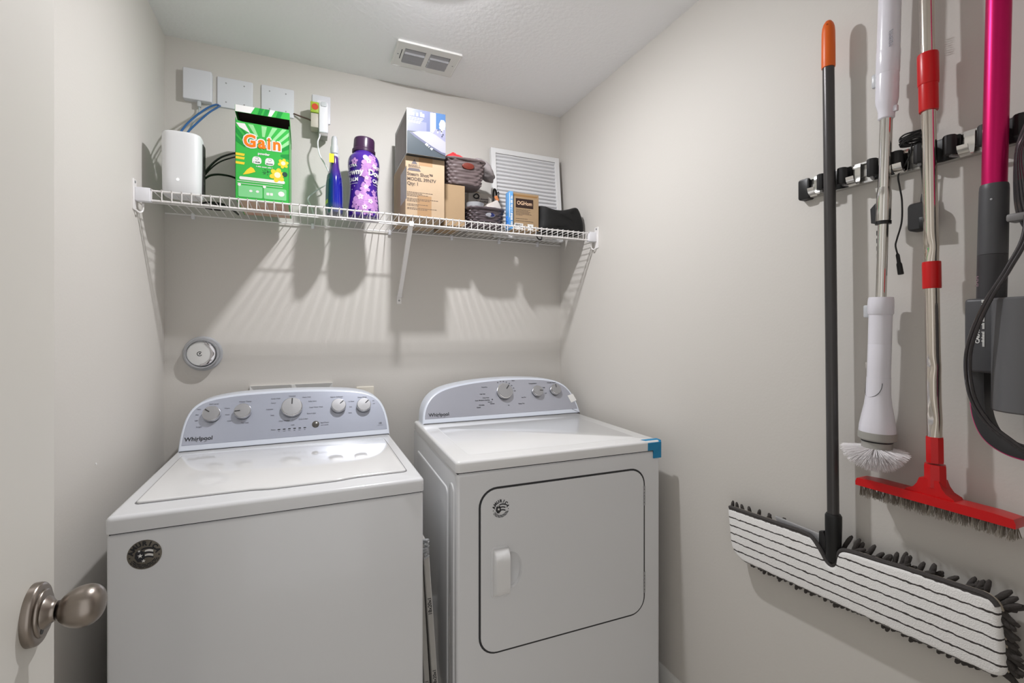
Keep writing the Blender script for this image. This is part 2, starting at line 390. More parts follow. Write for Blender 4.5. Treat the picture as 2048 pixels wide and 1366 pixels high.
# washer valve box frame and blank plate peeping over the consoles
vb = thing('valve_box', (-.056, YB, .90), 'white recessed washer valve box frame behind the washer console', 'box')
vx0, vx1, vz0, vz1 = -.2105, .0976, .90, 1.1065
g = G()
for (a, b, c, d) in (((vx0, vz1), (vx1, vz1), (vx1-.02, vz1-.026), (vx0+.02, vz1-.026)), ((vx0, vz0), (vx1, vz0), (vx1-.02, vz0+.026), (vx0+.02, vz0+.026)),
                     ((vx0, vz0), (vx0, vz1), (vx0+.02, vz1-.026), (vx0+.02, vz0+.026)), ((vx1, vz0), (vx1, vz1), (vx1-.02, vz1-.026), (vx1-.02, vz0+.026))):
    L = [[(a[0], YB, a[1]), (b[0], YB, b[1]), (c[0], YB, c[1]), (d[0], YB, d[1])], [(a[0], YB-.012, a[1]), (b[0], YB-.012, b[1]), (c[0], YB-.004, c[1]), (d[0], YB-.004, d[1])]]
    g.loops(L)
g.build('frame', TRIMW, vb, smooth=None)
G().loops([[(-.075, YB, vz1-.001), (-.03, YB, vz1-.001), (-.04, YB, vz0), (-.065, YB, vz0)], [(-.06, YB-.013, vz1-.002), (-.05, YB-.013, vz1-.002), (-.05, YB-.013, vz0), (-.055, YB-.013, vz0)]]).build('divider', TRIMW, vb, smooth=None)
G().box(vx0+.018, vx1-.018, YB-.0035, YB-.0005, vz0+.02, vz1-.024).build('back_panel', mat('box_inside', (205,203,198), .5), vb, smooth=None)
plate(.194, .268, .968, 1.083, 'ivory wall plate half hidden behind the right end of the washer console', .007).children[0].data.materials[0] = mat('ivory_plate', (222,216,203), .4)

# ------------------------------------------------------------------ washing machine
def knob(parent, f, x, w, r, ang, name='knob'):
    o = Vector(f(x, w, 0)); n = (Vector(f(x, w, 1))-o)
    k = G().lathe([(r*.94, 0), (r*.94, .006), (r*1.0, .007), (r*1.0, .0165), (r*.985, .020), (r*.93, .0222)], o, n, 40).build(name, CHROME, parent)
    G().lathe([(r*.92, .0215), (r*.90, .0238), (.0001, .0246)], o, n, 40).build('knob_face', SATIN, k)
    G().lathe([(r*.97, 0), (r*.97, .0062)], o, n, 40).build('knob_shadow_ring', BLACK, k)  # black ring stands in for the shadow in the gap under the knob
    a = R(ang); ux, uy = math.sin(a), math.cos(a); g = G(); hw = r*.05
    pts = [(x+ux*r*.25-uy*hw, w+uy*r*.25+ux*hw), (x+ux*r*.25+uy*hw, w+uy*r*.25-ux*hw), (x+ux*r*.86+uy*hw, w+uy*r*.86-ux*hw), (x+ux*r*.86-uy*hw, w+uy*r*.86+ux*hw)]
    g.slab(pts, f, .0238, .0256).build('pointer', SEAM, k, smooth=None)
    return k
def logo(parent, f, x, w, s):
    g = G().text('Whirlpool', s, f, x, w, .0020, off=s*.022, align='CENTER')
    arc = circ(x+s*.45, w-.1*s, s*.95, s*.62, 24, 150, 385); arc2 = circ(x+s*.47, w-.08*s, s*.93, s*.56, 24, 150, 385)[::-1]
    g.flat(arc[:9]+arc2[-9:], f, .0021).flat(arc[15:]+arc2[:10], f, .0021)
    return g.build('brand_lettering', INK, parent, smooth=None)
def badge(parent, f, x, z, r, disc):
    b = None
    if disc: b = G().slab(circ(x, z, r, r*1.02, 40), f, 0, .0012, .0006).build('round_badge', mat('badge_metal', (122,116,106), .4, metal=.5, var=.25, vscale=60), parent)
    d = .0016 if disc else .0007
    g = G()
    for i, c in enumerate('AMURICA'):
        a = R(75-25*i+0); g.text(c, r*.42, f, x-r*.77*math.sin(a), z+r*.77*math.cos(a), d, off=r*.022, rot=math.degrees(a))
    for s in (-1, 1): g.flat(circ(x+s*r*.84, z-r*.12, r*.05, n=10), f, d)
    for k, q in enumerate((.70, .80, .90)):
        n = 26
        for j in range(n):
            a = R(205+130*j/n+k*3); cx, cz = x+r*q*math.cos(a), z+r*q*math.sin(a); t = a+math.pi/2; h = r*.035*(1 if (j*7+k*3) % 5 else .2); v = r*.03
            g.flat([(cx+h*math.cos(t)+v*math.cos(a), cz+h*math.sin(t)+v*math.sin(a)), (cx-h*math.cos(t)+v*math.cos(a), cz-h*math.sin(t)+v*math.sin(a)), (cx-h*math.cos(t)-v*math.cos(a), cz-h*math.sin(t)-v*math.sin(a)), (cx+h*math.cos(t)-v*math.cos(a), cz+h*math.sin(t)-v*math.sin(a))], f, d)
    # the waving flag: dark field and three dark stripes with light ones between
    for k in range(3):
        zz = z+r*(.42-.30*k); a0 = -.18*r
        up = [(x+a0+r*.70*t/8, zz+r*.09*math.sin(3.0*t/8+.2)) for t in range(9)]; lo = [(p[0], p[1]-r*.12) for p in up][::-1]
        g.flat(up+lo, f, d)
    g.flat([(x-.52*r, z+.18*r), (x-.30*r, z+.40*r), (x-.02*r, z+.20*r), (x+.04*r, z-.2*r), (x-.1*r, z-.46*r), (x-.38*r, z-.46*r), (x-.56*r, z-.15*r)], f, d+.0001)
    lt = g.build('badge_print', INK, b or parent, smooth=None)
    w = G()
    if disc:
        for k in range(2):
            zz = z+r*(.27-.30*k); a0 = .02*r
            up = [(x+a0+r*.48*t/8, zz+r*.08*math.sin(3.0*t/8+.2)) for t in range(9)]; lo = [(p[0], p[1]-r*.16) for p in up][::-1]
            w.flat(up+lo, f, d-.0001)
    def star(cx, cz, q):
        return [(cx+(q if i % 2 == 0 else q*.42)*math.sin(math.pi*i/5), cz+(q if i % 2 == 0 else q*.42)*math.cos(math.pi*i/5)) for i in range(10)]
    w.flat(star(x-.24*r, z-.04*r, .17*r), f, d+.0003).flat(star(x-.3*r, z+.3*r, .1*r), f, d+.0003).flat(star(x-.05*r, z-.42*r, .13*r), f, d+.0003)
    w.build('badge_stars', PAPER, b or parent, smooth=None)

wa = thing('washing_machine', (-.053, 1.62, 0), 'white top-loading washing machine with five knobs and a round badge', 'washing machine')
wx0, wx1, wy0, wy1 = -.4025, .2955, 1.277, 1.975
G().box(wx0+.002, wx1-.002, wy0+.003, wy1, .025, .8825, .008, 3).build('body', ENAMEL, wa)
for (a, b) in ((wx0+.05, wy0+.05), (wx1-.05, wy0+.05), (wx0+.05, wy1-.05), (wx1-.05, wy1-.05)):
    G().lathe([(.018, 0), (.018, .012), (.008, .014), (.008, .03)], (a, b, 0), n=16).build('foot', BLACKS, wa)
G().box(wx0+.006, wx1-.006, wy0+.008, wy1-.01, .880, .888).build('seam', SEAM, wa, smooth=None)
tp = G()
to = rrect(wx0, wx1, wy0, wy1-.02, .012, 4)
tp.slab(to, fZ(0, 0, 0), .886, .9225, .010, 4)
tp.build('top_panel', ENAMEL, wa)
lo = [(-.357, 1.352), (-.15, 1.352), (-.125, 1.350), (-.10, 1.343), (-.07, 1.3405), (.06, 1.3405), (.085, 1.343), (.11, 1.350), (.135, 1.352), (.249, 1.352)]
lo = chaikin(lo, 1)
cor = lambda cx, cy, r, a0: [(cx+r*math.cos(R(a0+90*k/5)), cy+r*math.sin(R(a0+90*k/5))) for k in range(6)]
lido = cor(-.357+.0, 1.352+.012, .012, 180)[:5]+lo[1:-1]+cor(.249, 1.352+.012, .012, 270)+cor(.249, 1.800-.014, .012, 0)+cor(-.357, 1.800-.014, .012, 90)
G().slab(inset(lido, -.0032), fZ(0, 0, 0), .919, .9232).build('lid_seam', mat('lid_gap', (120,120,122), .6), wa, smooth=None)
G().slab(lido, fZ(0, 0, 0), .9215, .9285, .004, 3).build('lid', LIDM, wa)
fw = fC(0, 1.868, .9225, 30)
con = [(-.396, -.002), (-.395, .056), (-.387, .116), (-.368, .158), (-.330, .185), (-.250, .200), (-.15, .2045), (-.053, .2055), (.045, .203), (.138, .197), (.212, .184), (.258, .158), (.283, .114), (.294, .056), (.2955, -.002)]
con = chaikin(con, 2)
fext = lambda a, b, d=0: (a, 1.868+max(b, 0)*.5-d, .9225+b*math.cos(R(30)))
cb = G()
L = [[fext(a, b, -.085) for a, b in con], [fext(a, b, -.006) for a, b in con]]
for k in range(1, 5):
    q = math.pi/2*k/4; oi = inset(con, .0065*(1-math.cos(q))); L.append([fext(a, b, -.006+.006*math.sin(q)) for a, b in oi])
cb.loops(L)
wc = cb.build('console', TRIMB, wa)
fo = [p for p in inset(con, .0085) if p[1] > .024]; fo = [(fo[0][0]-.0005, .021)]+fo+[(fo[-1][0]+.0005, .021)]
G().slab(fo, fw, -.001, .0012, .0008, 1).build('control_face', FACEM, wc)
G().box(-.392, .292, 1.8665, 1.872, .9215, .9245).build('console_gap', SEAM, wc, smooth=None)
for (x, w, r, a) in ((-.308, .124, .0275, -52), (-.213, .127, .0275, -95), (-.053, .131, .0365, 2), (.110, .126, .027, 48), (.203, .122, .027, 48)):
    knob(wc, fw, x, w, r, a)
o = Vector(fw(.028, .062, 0)); nn = Vector(fw(.028, .062, 1))-o
G().lathe([(.0125, 0), (.0125, .003), (.0105, .0045), (.0001, .0052)], o, nn, 28).build('start_button', mat('button_grey', (96,94,90), .3, metal=.5), wc)
tg = G()
for k in range(6):
    x = -.095+.0172*k; tg.flat([(x-.0042, .0505), (x+.0042, .0505), (x+.0042, .0540), (x-.0042, .0540)], fw, .0018)
tg.build('status_lights', INK, wc, smooth=None)
lt = G()
def lb(t, x, w, s=.0062, al='CENTER'): lt.text(t, s, fw, x, w, .0018, al, off=.00022)
lb('Soil Level', -.305, .165, .0075); lb('Heavy', -.342, .148, .005, 'RIGHT'); lb('Med', -.348, .128, .005, 'RIGHT'); lb('Light', -.348, .107, .005, 'RIGHT'); lb('X-Light', -.335, .083, .0055, 'RIGHT')
lb('Water Temp', -.208, .168, .0075); lb('Warm', -.255, .146, al='RIGHT'); lb('Hot', -.22, .159); lb('Cool', -.255, .122, al='RIGHT'); lb('Cold', -.248, .098, al='RIGHT'); lb('Tap Cold', -.205, .087)
lb('Normal', -.053, .180, .0075); lb('Quick Wash', -.093, .173, al='RIGHT'); lb('Heavy Duty', -.018, .173, al='LEFT'); lb('Casual', -.108, .156, al='RIGHT'); lb('Bulky Items', .003, .155, al='LEFT')
lb('Delicates', -.116, .132, al='RIGHT'); lb('Deep Water Wash', .006, .130, al='LEFT'); lb('Soak', -.112, .108, al='RIGHT'); lb('Rinse & Spin', -.002, .106, al='LEFT'); lb('Clean Washer', -.060, .084, al='RIGHT'); lb('Drain & Spin', -.03, .086, al='LEFT')
lb('Fabric Softener', .105, .167, .0075); lb('Off', .120, .158); lb('1st Rinse', .146, .145, al='LEFT'); lb('2nd', .150, .122, al='LEFT'); lb('Both', .146, .098, al='LEFT')
lb('Extra Rinse', .2, .160, .0075); lb('On', .238, .142, al='LEFT'); lb('Off', .238, .130, al='LEFT'); lb('Status', -.106, .053, .006, 'RIGHT'); lb('wash', -.05, .066, .006)
lb('Start/Pause', .045, .066, .0065, 'LEFT'); lb('hold 3 seconds', .045, .057, .0045, 'LEFT')
for k, t in enumerate(('fill', 'wash', 'rinse', 'spin', 'done', 'lid')): lb(t, -.095+.0172*k, .0455, .0042)
lt.build('dial_lettering', INKG, wc, smooth=None)
G().text('HE', .009, fw, .262, .047, .0018, off=.0006).text('low water', .005, fw, .262, .039, .0018).build('he_mark', INKG, wc, smooth=None)
logo(wc, fw, -.340, .041, .0195)
badge(wa, fY(0, wy0+.003, 0), -.332, .8305, .0318, True)

# ------------------------------------------------------------------ dryer
dr = thing('clothes_dryer', (.765, 1.299, 0), 'white front-loading clothes dryer with blue tape on its top corner', 'dryer')
DTOP = mat('dryer_top', (230,230,230), .17, coat=.5)
dx0, dx1, dy0, dy1 = .3955, 1.134, 1.299, 1.995
dbody = G().box(dx0+.002, dx1-.002, dy0+.003, dy1, .025, .9085, .010, 3).build('body', ENAMEL, dr)
for (a, b) in ((dx0+.05, dy0+.05), (dx1-.05, dy0+.05), (dx0+.05, dy1-.05), (dx1-.05, dy1-.05)):
    G().lathe([(.018, 0), (.018, .012), (.008, .014), (.008, .03)], (a, b, 0), n=16).build('foot', BLACKS, dr)
G().box(dx0+.006, dx1-.006, dy0+.008, dy1-.01, .906, .914).build('seam', SEAM, dr, smooth=None)
G().slab(rrect(dx0, dx1, dy0, dy1-.02, .012, 4), fZ(0, 0, 0), .912, .945, .009, 4).build('top_panel', DTOP, dr)
G().slab(rrect(dx0+.055, dx1-.055, dy0+.06, 1.79, .02, 4), fZ(0, 0, 0), .9445, .9456, .001, 2).build('top_emboss', DTOP, dr)
for (y0_, y1_, z0_, z1_) in ((1.40, 1.90, .09, .84), (1.325, 1.375, .09, .87)):
    G().slab(rrect(y0_, y1_, z0_, z1_, .022, 4), lambda a, b, d=0: (dx0+.002-d, a, b), -.002, .004, .004, 3).build('side_emboss', ENAMEL, dr)
fdr = fY(0, dy0+.003, 0)
do = rrect(.4715, 1.0605, .362, .851, .052, 8)
so_, si_ = inset(do, -.0062), inset(do, .004)
G().loops([[fdr(a, b, -.001) for a, b in so_], [fdr(a, b, .0006) for a, b in so_], [fdr(a, b, .0006) for a, b in si_], [fdr(a, b, -.001) for a, b in si_]], False, False).build('door_seam', SEAM, dr, smooth=None)
dd = G().slab(do, fdr, -.0005, .0042, .002, 3).build('door', ENAMEL, dr)
cut = G().ball((.566, dy0-.0012-.016, .600), .046, .030, .066, 48, 24).build('cutter', ENAMEL, dr)
for ob_ in (dd, dbody):
    md = ob_.modifiers.new('b', 'BOOLEAN'); md.object = cut; md.operation = 'DIFFERENCE'; md.solver = 'EXACT'
bpy.context.view_layer.update()
for ob_ in (dd, dbody):
    nm = bpy.data.meshes.new_from_object(ob_.evaluated_get(bpy.context.evaluated_depsgraph_get())); ob_.modifiers.clear(); ob_.data = nm; nm.set_sharp_from_angle(angle=R(18)); [setattr(p_, 'use_smooth', False) for p_ in nm.polygons if abs(p_.normal.y) > .9995]
bpy.data.objects.remove(cut)
hg = G()
ho = rrect(.5055, .559, .527, .676, .012, 5)
hg.slab(inset(ho, -.003), fdr, .0038, .0062, .002, 2)
hd = hg.build('handle_rim', ENAMEL, dd)
hh = G(); hz0, hz1 = .532, .672; L = []
for z, k in ((hz0, .25), (hz0+.006, .6), (hz0+.014, .85), (hz0+.03, 1), (hz1-.03, 1), (hz1-.016, .9), (hz1-.006, .62), (hz1, .2)):
    L.append([(.508, dy0-.0032, z), (.510, dy0-.0032-.013*k, z), (.514, dy0-.0032-.019*k, z), (.54, dy0-.0032-.023*k, z), (.556, dy0-.0032-.023*k, z), (.557, dy0-.0032-.019*k, z), (.548, dy0-.0032-.012*k, z), (.546, dy0-.0032, z)])
hh.loops(L).build('handle', LIDM, dd, smooth=45)
for z0_, z1_ in ((.728, .795), (.428, .500)):
    h = G()
    for k in range(6): h.lathe([(.0035, 0), (.0035, (z1_-z0_)/6-.002)], (1.0615, dy0-.001, z0_+(z1_-z0_)*k/6), n=10)
    h.build('hinge', SATIN, dr)
fd = fC(0, 1.874, .945, 30)
dcon = [(.412, -.002), (.420, .056), (.444, .104), (.484, .140), (.545, .163), (.663, .182), (.81, .190), (.936, .187), (1.04, .175), (1.096, .150), (1.127, .110), (1.143, .058), (1.148, -.002)]
dcon = chaikin(dcon, 2)
fde = lambda a, b, d=0: (a, 1.874+max(b, 0)*.5-d, .945+b*math.cos(R(30)))
L = [[fde(a, b, -.085) for a, b in dcon], [fde(a, b, -.006) for a, b in dcon]]
for k in range(1, 5):
    q = math.pi/2*k/4; oi = inset(dcon, .0065*(1-math.cos(q))); L.append([fde(a, b, -.006+.006*math.sin(q)) for a, b in oi])
dc = G().loops(L).build('console', TRIMB, dr)
fo = [p for p in inset(dcon, .0085) if p[1] > .024]; fo = [(fo[0][0]-.001, .021)]+fo+[(fo[-1][0]+.0005, .021)]
G().slab(fo, fd, -.001, .0012, .0008, 1).build('control_face', FACED, dc)
G().box(.416, 1.144, 1.8725, 1.878, .944, .947).build('console_gap', SEAM, dc, smooth=None)
for (x, w, r, a) in ((.790, .122, .036, 40), (.950, .114, .0255, 95), (1.043, .117, .0255, 0)): knob(dc, fd, x, w, r, a)
dt = G()
def ld(t, x, w, s=.0062, al='CENTER'): dt.text(t, s, fd, x, w, .0018, al, off=.00022)
ld('Timed Dry', .715, .150, al='RIGHT'); ld('High Heat', .700, .118, al='RIGHT'); ld('Heavy Duty', .715, .100, al='RIGHT'); ld('Auto Moisture Sensing', .715, .089, .0072, 'RIGHT'); ld('Normal', .725, .079, al='RIGHT'); ld('Delicate', .735, .071, al='RIGHT')
ld('Wrinkle', .675, .067, .0075, 'CENTER'); ld('Shield', .66, .057, .0075)
for k, t in enumerate(('90', '70', '60', '50', '40', '30', '20', 'Off')):
    a = R(-25+16*k); ld(t, .790+.052*math.sin(a), .122+.052*math.cos(a), .0066)
ld('Less Dry', .868, .092, al='LEFT'); ld('Damp Dry', .862, .063, .007, 'CENTER'); ld('Air', .80, .059); ld('Steam', .845, .176)
ld('Temperature', .938, .157, .0075); ld('High', .985, .134, al='LEFT'); ld('Low', .988, .106, al='LEFT'); ld('Wrinkle Guard', 1.035, .157, .0072)
dt.flat(circ(.728, .0905, .003, n=10), fd, .0018)
dt.build('dial_lettering', INK, dc, smooth=None)
logo(dc, fd, .484, .037, .0205)
G().slab([(1.103, .088), (1.1335, .095), (1.1435, .062), (1.113, .052)], fd, .0012, .0018).build('paper_tape', PAPER, dc, smooth=None)
bt = G(); BT = mat('blue_tape', (30,140,190), .55, var=.2, vscale=60, bump=.3, bscale=80)
bt.box(1.078, dx1+.0006, dy0-.0008, dy0, .9125, .9385).box(1.102, dx1+.0006, dy0-.0008, dy0+.0035, .884, .913)
bt.add([(1.078, dy0-.0009, .938), (dx1+.0006, dy0-.0009, .938), (dx1+.0006, dy0+.009, .9458), (1.072, dy0+.009, .9458), (dx1+.0004, dy0+.026, .9460), (1.066, dy0+.026, .9460)], [(0, 1, 2, 3), (3, 2, 4, 5)])
bt.box(dx1, dx1+.0008, dy0+.001, dy0+.026, .884, .945)
bt.build('blue_tape', BT, dr, smooth=None)
badge(dr, fY(0, dy0-.0013, 0), .534, .7915, .029, False)
dr.rotation_euler = (0, 0, R(-1.6))

# ------------------------------------------------------------------ filters wedged between the machines
FG = mat('filter_card', (186,183,178), .7, var=.15, vscale=30)
def slim(name, xb, xt, y0, y1, zt, th, label, prints):
    r = thing(name, (xb, (y0+y1)/2, 0), label, 'air filter', 'filters between the machines')
    M = Matrix(((1, 0, (xt-xb)/zt, 0), (0, 1, 0, 0), (0, 0, 1, 0), (0, 0, 0, 1)))
    G().box(xb-th/2, xb+th/2, y0, y1, .0, zt, .002, 1, M=M).build('carton', FG, r)
    f = xform(M, lambda a, b, d=0: (xb+a, y0-d, b)); g = G()
    for (t, z, s) in prints: g.text(t, s, f, 0, z, .0006, off=s*.02, rot=90)
    g.build('carton_print', INK, r, smooth=None)
    return r
slim('air_filter', .3665, .3185, 1.360, 1.80, .700, .0165, 'grey filter carton marked 18x20x1 leaning towards the washer', [('18x20x1', .515, .015), ('18x20x1', .30, .014), ('MERV 8', .24, .010)])
slim('air_filter', .3415, .3035, 1.372, 1.80, .66, .016, 'grey filter carton tucked closest to the washer side', [('18x20x1', .265, .014)])
pw = G()
for k in range(9):
    a = k*1.3; pw.tube(cr([(.3135+.004*math.sin(a), 1.356+.002*k, .66+.006*k), (.320+.004*math.cos(a*2), 1.352, .668+.006*k), (.3255, 1.358, .664+.006*k)], 4), .0035, 6)
single(pw, 'plastic_wrap', mat('crinkled_wrap', (206,208,210), .12, trans=.3), 'crinkled clear plastic wrap at the top of the filter carton beside the washer', 'plastic wrap')

# ------------------------------------------------------------------ wire shelf
SZ, SY0, SY1 = 1.771, 1.800, 2.119
sh = thing('wire_shelf', (.357, 1.96, 1.735), 'long white wire shelf across the back wall', 'shelf')
for (y, z, r) in ((SY0, SZ-.003, .0030), (SY0-.0005, SZ-.034, .0033), (SY1, SZ-.004, .0030), (1.96, SZ-.0045, .0026)):
    G().tube([(XL+.004, y, z), (XR-.004, y, z)], r, 10).build('rail', WIRE, sh)
w0 = G().tube(cr([(0, SY1+.002, SZ), (0, 1.96, SZ), (0, SY0+.002, SZ), (0, SY0-.0035, SZ-.004), (0, SY0-.0038, SZ-.02), (0, SY0-.0036, SZ-.036)], 3), .00155, 6).build('cross_wire', WIRE, sh)
w0.location.x = XL+.0435
nw = 62; sp_ = (XR-.043-(XL+.0435))/(nw-1)
for k in range(1, nw): dupe(w0, (XL+.0435+sp_*k, w0.location.y, w0.location.z))
for s, xw in ((1, XL), (-1, XR)):
    a, b = sorted((xw, xw+s*.004)); br = G()
    br.slab(rrect(1.776, 1.806, SZ-.070, SZ+.026, .004, 3), lambda p, q, d=0: (xw+s*d, p, q), 0, .0035, .001, 1)
    e = br.build('end_bracket', WIRE, sh)
    a, b = sorted((xw+s*.003, xw+s*.042))
    G().box(a, b, 1.788, 1.812, SZ-.040, SZ+.003, .003, 2).build('sleeve', WHITEP, e)
    G().lathe([(.0045, .003), (.004, .005), (.0005, .0058)], (xw, 1.790, SZ+.017), (s, 0, 0), 12).build('screw', SATIN, e)
    G().tube(cr([(xw+s*.004, 1.792, SZ-.068), (xw+s*.012, 1.80, SZ-.074), (xw+s*.018, 1.808, SZ-.066), (xw+s*.020, 1.806, SZ-.045)], 5), .0028, 8).build('hook_lip', WIRE, e)
for x in (-.40, .02, .335, .62, .86, 1.07):
    G().box(x-.006, x+.006, SY1-.004, YB, SZ-.018, SZ+.004, .002, 1).build('wall_clip', WHITEP, sh)
bp0, bp1 = Vector((.366, 1.806, 1.742)), Vector((.3775, 2.122, 1.478))
bdir = (bp1-bp0); bl = bdir.length; bdir.normalize(); bu = Vector((1, 0, 0)); bn = bdir.cross(bu).normalized()
bg_ = G(); L = []
for t, w, th in ((0, .0085, .004), (.06, .0085, .006), (.5, .008, .007), (.88, .008, .006), (.95, .009, .004), (1.0, .0105, .0015)):
    c = bp0+bdir*(bl*t); L.append([tuple(c+bu*sx_*w+bn*sn*th) for sx_, sn in ((-1, -1), (1, -1), (1, 1), (-1, 1))])
brace = bg_.loops(L).build('brace', WIRE, sh, smooth=None)
G().box(.367, .388, 2.1265, 2.1295, 1.447, 1.482, .001, 1).build('foot_plate', WIRE, brace)
G().lathe([(.0042, 0), (.0036, .002), (.0004, .003)], (.3775, 2.1266, 1.462), (0, -1, 0), 12).build('screw', SATIN, brace)
G().box(.357, .375, 1.795, 1.812, 1.728, 1.748, .003).build('clip', WIRE, brace)
ZS = SZ+.0018     # where things stand on the shelf

# ------------------------------------------------------------------ router
rt = thing('router', (-.378, 1.87, ZS), 'white upright router with blue cables standing at the left end of the shelf', 'router')
rx, ry, rw, rd, rh = -.3795, 1.868, .0555, .046, .205
L = []; n_ = 36
def rsec(k, z):
    o = []
    for i in range(n_):
        a = 2*math.pi*i/n_; c, s = math.cos(a), math.sin(a); e = 2/3.6
        o.append((rx+k*rw*math.copysign(abs(c)**e, c), ry+k*rd*math.copysign(abs(s)**e, s), z))
    return o
for k, z in ((.93, 0), (.97, .003), (.985, .05), (1, .10), (1, .185), (.985, .197), (.95, .203), (.88, .205)): L.append(rsec(k*(1.0), ZS+z))
G().loops(L).build('shell', mat('router_white', (226,227,228), .4), rt, smooth=50)
bk = G()
bk.slab(rrect(-.036, .036, .012, .185, .012, 4), lambda a, b, d=0: (rx+rw*.985+d, ry+.012+a*.62, ZS+b), -.006, .0022, .001, 1)
bk.build('port_panel', mat('router_dark', (58,56,56), .45), rt)
for k in range(4): G().box(rx+rw+.001, rx+rw+.0024, ry+.005, ry+.02, ZS+.03+.032*k, ZS+.05+.032*k).build('port', BLACK, rt, smooth=None)
G().slab(circ(0, 0, .003, n=14), lambda a, b, d=0: (rx-.006+a, ry-rd*.993-d, ZS+.046+b), -.001, .0004).build('status_light', mat('status_led', (255,255,255), emit=4), rt, smooth=None)
BK = mat('black_cable', (26,24,24), .45)
single(G().tube(cr([(-.327, 1.90, 1.868), (-.318, 1.93, 1.90), (-.300, 1.975, 1.945), (-.278, 2.02, 1.98), (-.240, 2.075, 2.015), (-.18, 2.09, 2.02)]), .0036).tube(cr([(-.327, 1.90, 1.86), (-.314, 1.93, 1.895), (-.296, 1.975, 1.935), (-.272, 2.02, 1.968), (-.238, 2.075, 2.0), (-.18, 2.09, 2.0)]), .0026), 'black_cable', BK,
       'upper black cord running from the router up behind the green box', 'cord')
single(G().tube(cr([(-.327, 1.90, 1.85), (-.31, 1.93, 1.875), (-.285, 1.98, 1.895), (-.25, 2.04, 1.905), (-.215, 2.09, 1.89), (-.16, 2.10, 1.86)]), .0038), 'black_cable', BK,
       'lower black cord arching from the router behind the green box', 'cord')
single(G().tube(cr([(-.31, 1.93, ZS+.004), (-.27, 1.98, ZS+.004), (-.30, 2.03, ZS+.004), (-.35, 2.0, ZS+.004), (-.33, 1.95, ZS+.009), (-.28, 1.96, ZS+.011), (-.255, 2.02, ZS+.005), (-.245, 2.08, ZS+.004)]), .0036), 'black_cable', BK,
       'black cord lying coiled on the shelf wires behind the router', 'cord')

# ------------------------------------------------------------------ open detergent box
gx0, gx1, gy0, gy1 = -.2225, -.0585, 1.812, 2.055
GR = mat('carton_green', (56,178,72), .42, coat=.15)
gb = thing('detergent_box', ((gx0+gx1)/2, (gy0+gy1)/2, ZS), 'bright green detergent box with orange lettering and its lid ajar', 'box')
ghl, ghr = ZS+.262, ZS+.258
bd = G(); t_ = .0012
bd.loops([[(gx0, gy0, ZS), (gx1, gy0, ZS), (gx1, gy0, ghr), (gx1-.02, gy0, ghr+.001), (gx0+.02, gy0, ghl+.0), (gx0, gy0, ghl+.004)], [(gx0, gy0+t_, ZS), (gx1, gy0+t_, ZS), (gx1, gy0+t_, ghr), (gx1-.02, gy0+t_, ghr+.001), (gx0+.02, gy0+t_, ghl), (gx0, gy0+t_, ghl+.004)]])
bd.box(gx0, gx0+t_, gy0, gy1, ZS, ghl+.012).box(gx1-t_, gx1, gy0, gy1, ZS, ghr+.012).box(gx0, gx1, gy1-t_, gy1, ZS, ghl+.012).box(gx0, gx1, gy0, gy1, ZS, ZS+t_)
bd.build('carton', GR, gb, smooth=None)
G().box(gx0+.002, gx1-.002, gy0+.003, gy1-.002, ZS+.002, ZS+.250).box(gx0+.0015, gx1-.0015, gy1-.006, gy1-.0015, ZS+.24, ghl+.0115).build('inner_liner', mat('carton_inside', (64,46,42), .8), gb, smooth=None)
Mh = Matrix.Translation((0, gy1, ghl+.012)) @ Matrix.Rotation(R(-4.2), 4, 'X')
lf = xform(Mh, lambda a, b, d=0: (gx0+a, -(gy1-gy0)-.0015-d, b))
lid = G()
lid.box(gx0-.001, gx1+.001, -(gy1-gy0)-.001, 0, .024, .0252, M=Mh).box(gx0-.001, gx1+.001, -(gy1-gy0)-.0015, -(gy1-gy0)-.0003, .001, .0252, M=Mh)
lid.box(gx0-.001, gx0+.0002, -(gy1-gy0)-.001, 0, .001, .025, M=Mh).box(gx1-.0002, gx1+.001, -(gy1-gy0)-.001, 0, .001, .025, M=Mh)
lo_ = lid.build('box_lid', GR, gb, smooth=None)
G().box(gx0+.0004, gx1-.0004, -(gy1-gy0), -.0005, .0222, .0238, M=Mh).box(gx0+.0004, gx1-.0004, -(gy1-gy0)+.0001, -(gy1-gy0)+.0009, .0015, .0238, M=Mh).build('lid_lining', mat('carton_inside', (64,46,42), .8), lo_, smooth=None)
lp = G(); lp.flat([(.0, .0015), (.046, .0015), (.058, .025), (.0, .025)], lf).build('lid_print', PAPER, lo_, smooth=None); lp = G().flat([(.098, .0015), (.108, .0015), (.120, .025), (.104, .025)], lf)
lp.build('lid_print', PAPER, lo_, smooth=None)
lp = G()
for a, b in ((.066, .076), (.083, .094), (.122, .136)): lp.flat([(a, .0015), (b, .0015), (b+.009, .025), (a+.007, .025)], lf)
lp.build('lid_rays', mat('green_dark', (28,142,60), .42), lo_, smooth=None)
fg = fY(gx0, gy0, ZS); W_ = gx1-gx0
def wedge(g, cx, cy, a0, a1, r0, r1, d):
    pts = []
    for a, r in ((a0, r0), (a0, r1), (a1, r1), (a1, r0)):
        x, y = cx+r*math.cos(R(a)), cy+r*math.sin(R(a)); pts.append((min(max(x, .001), W_-.001), min(max(y, .001), .2565)))
    g.flat(pts, fg, d)
ry_ = G()
for a0, a1 in ((52, 60), (68, 76), (84, 92), (104, 112), (20, 28), (36, 44)): ry_ = G(); wedge(ry_, .082, .165, a0, a1, .055, .12, .0004); ry_.build('ray_print', mat('green_pale', (150,214,150), .42), gb, smooth=None)
ry_ = G()
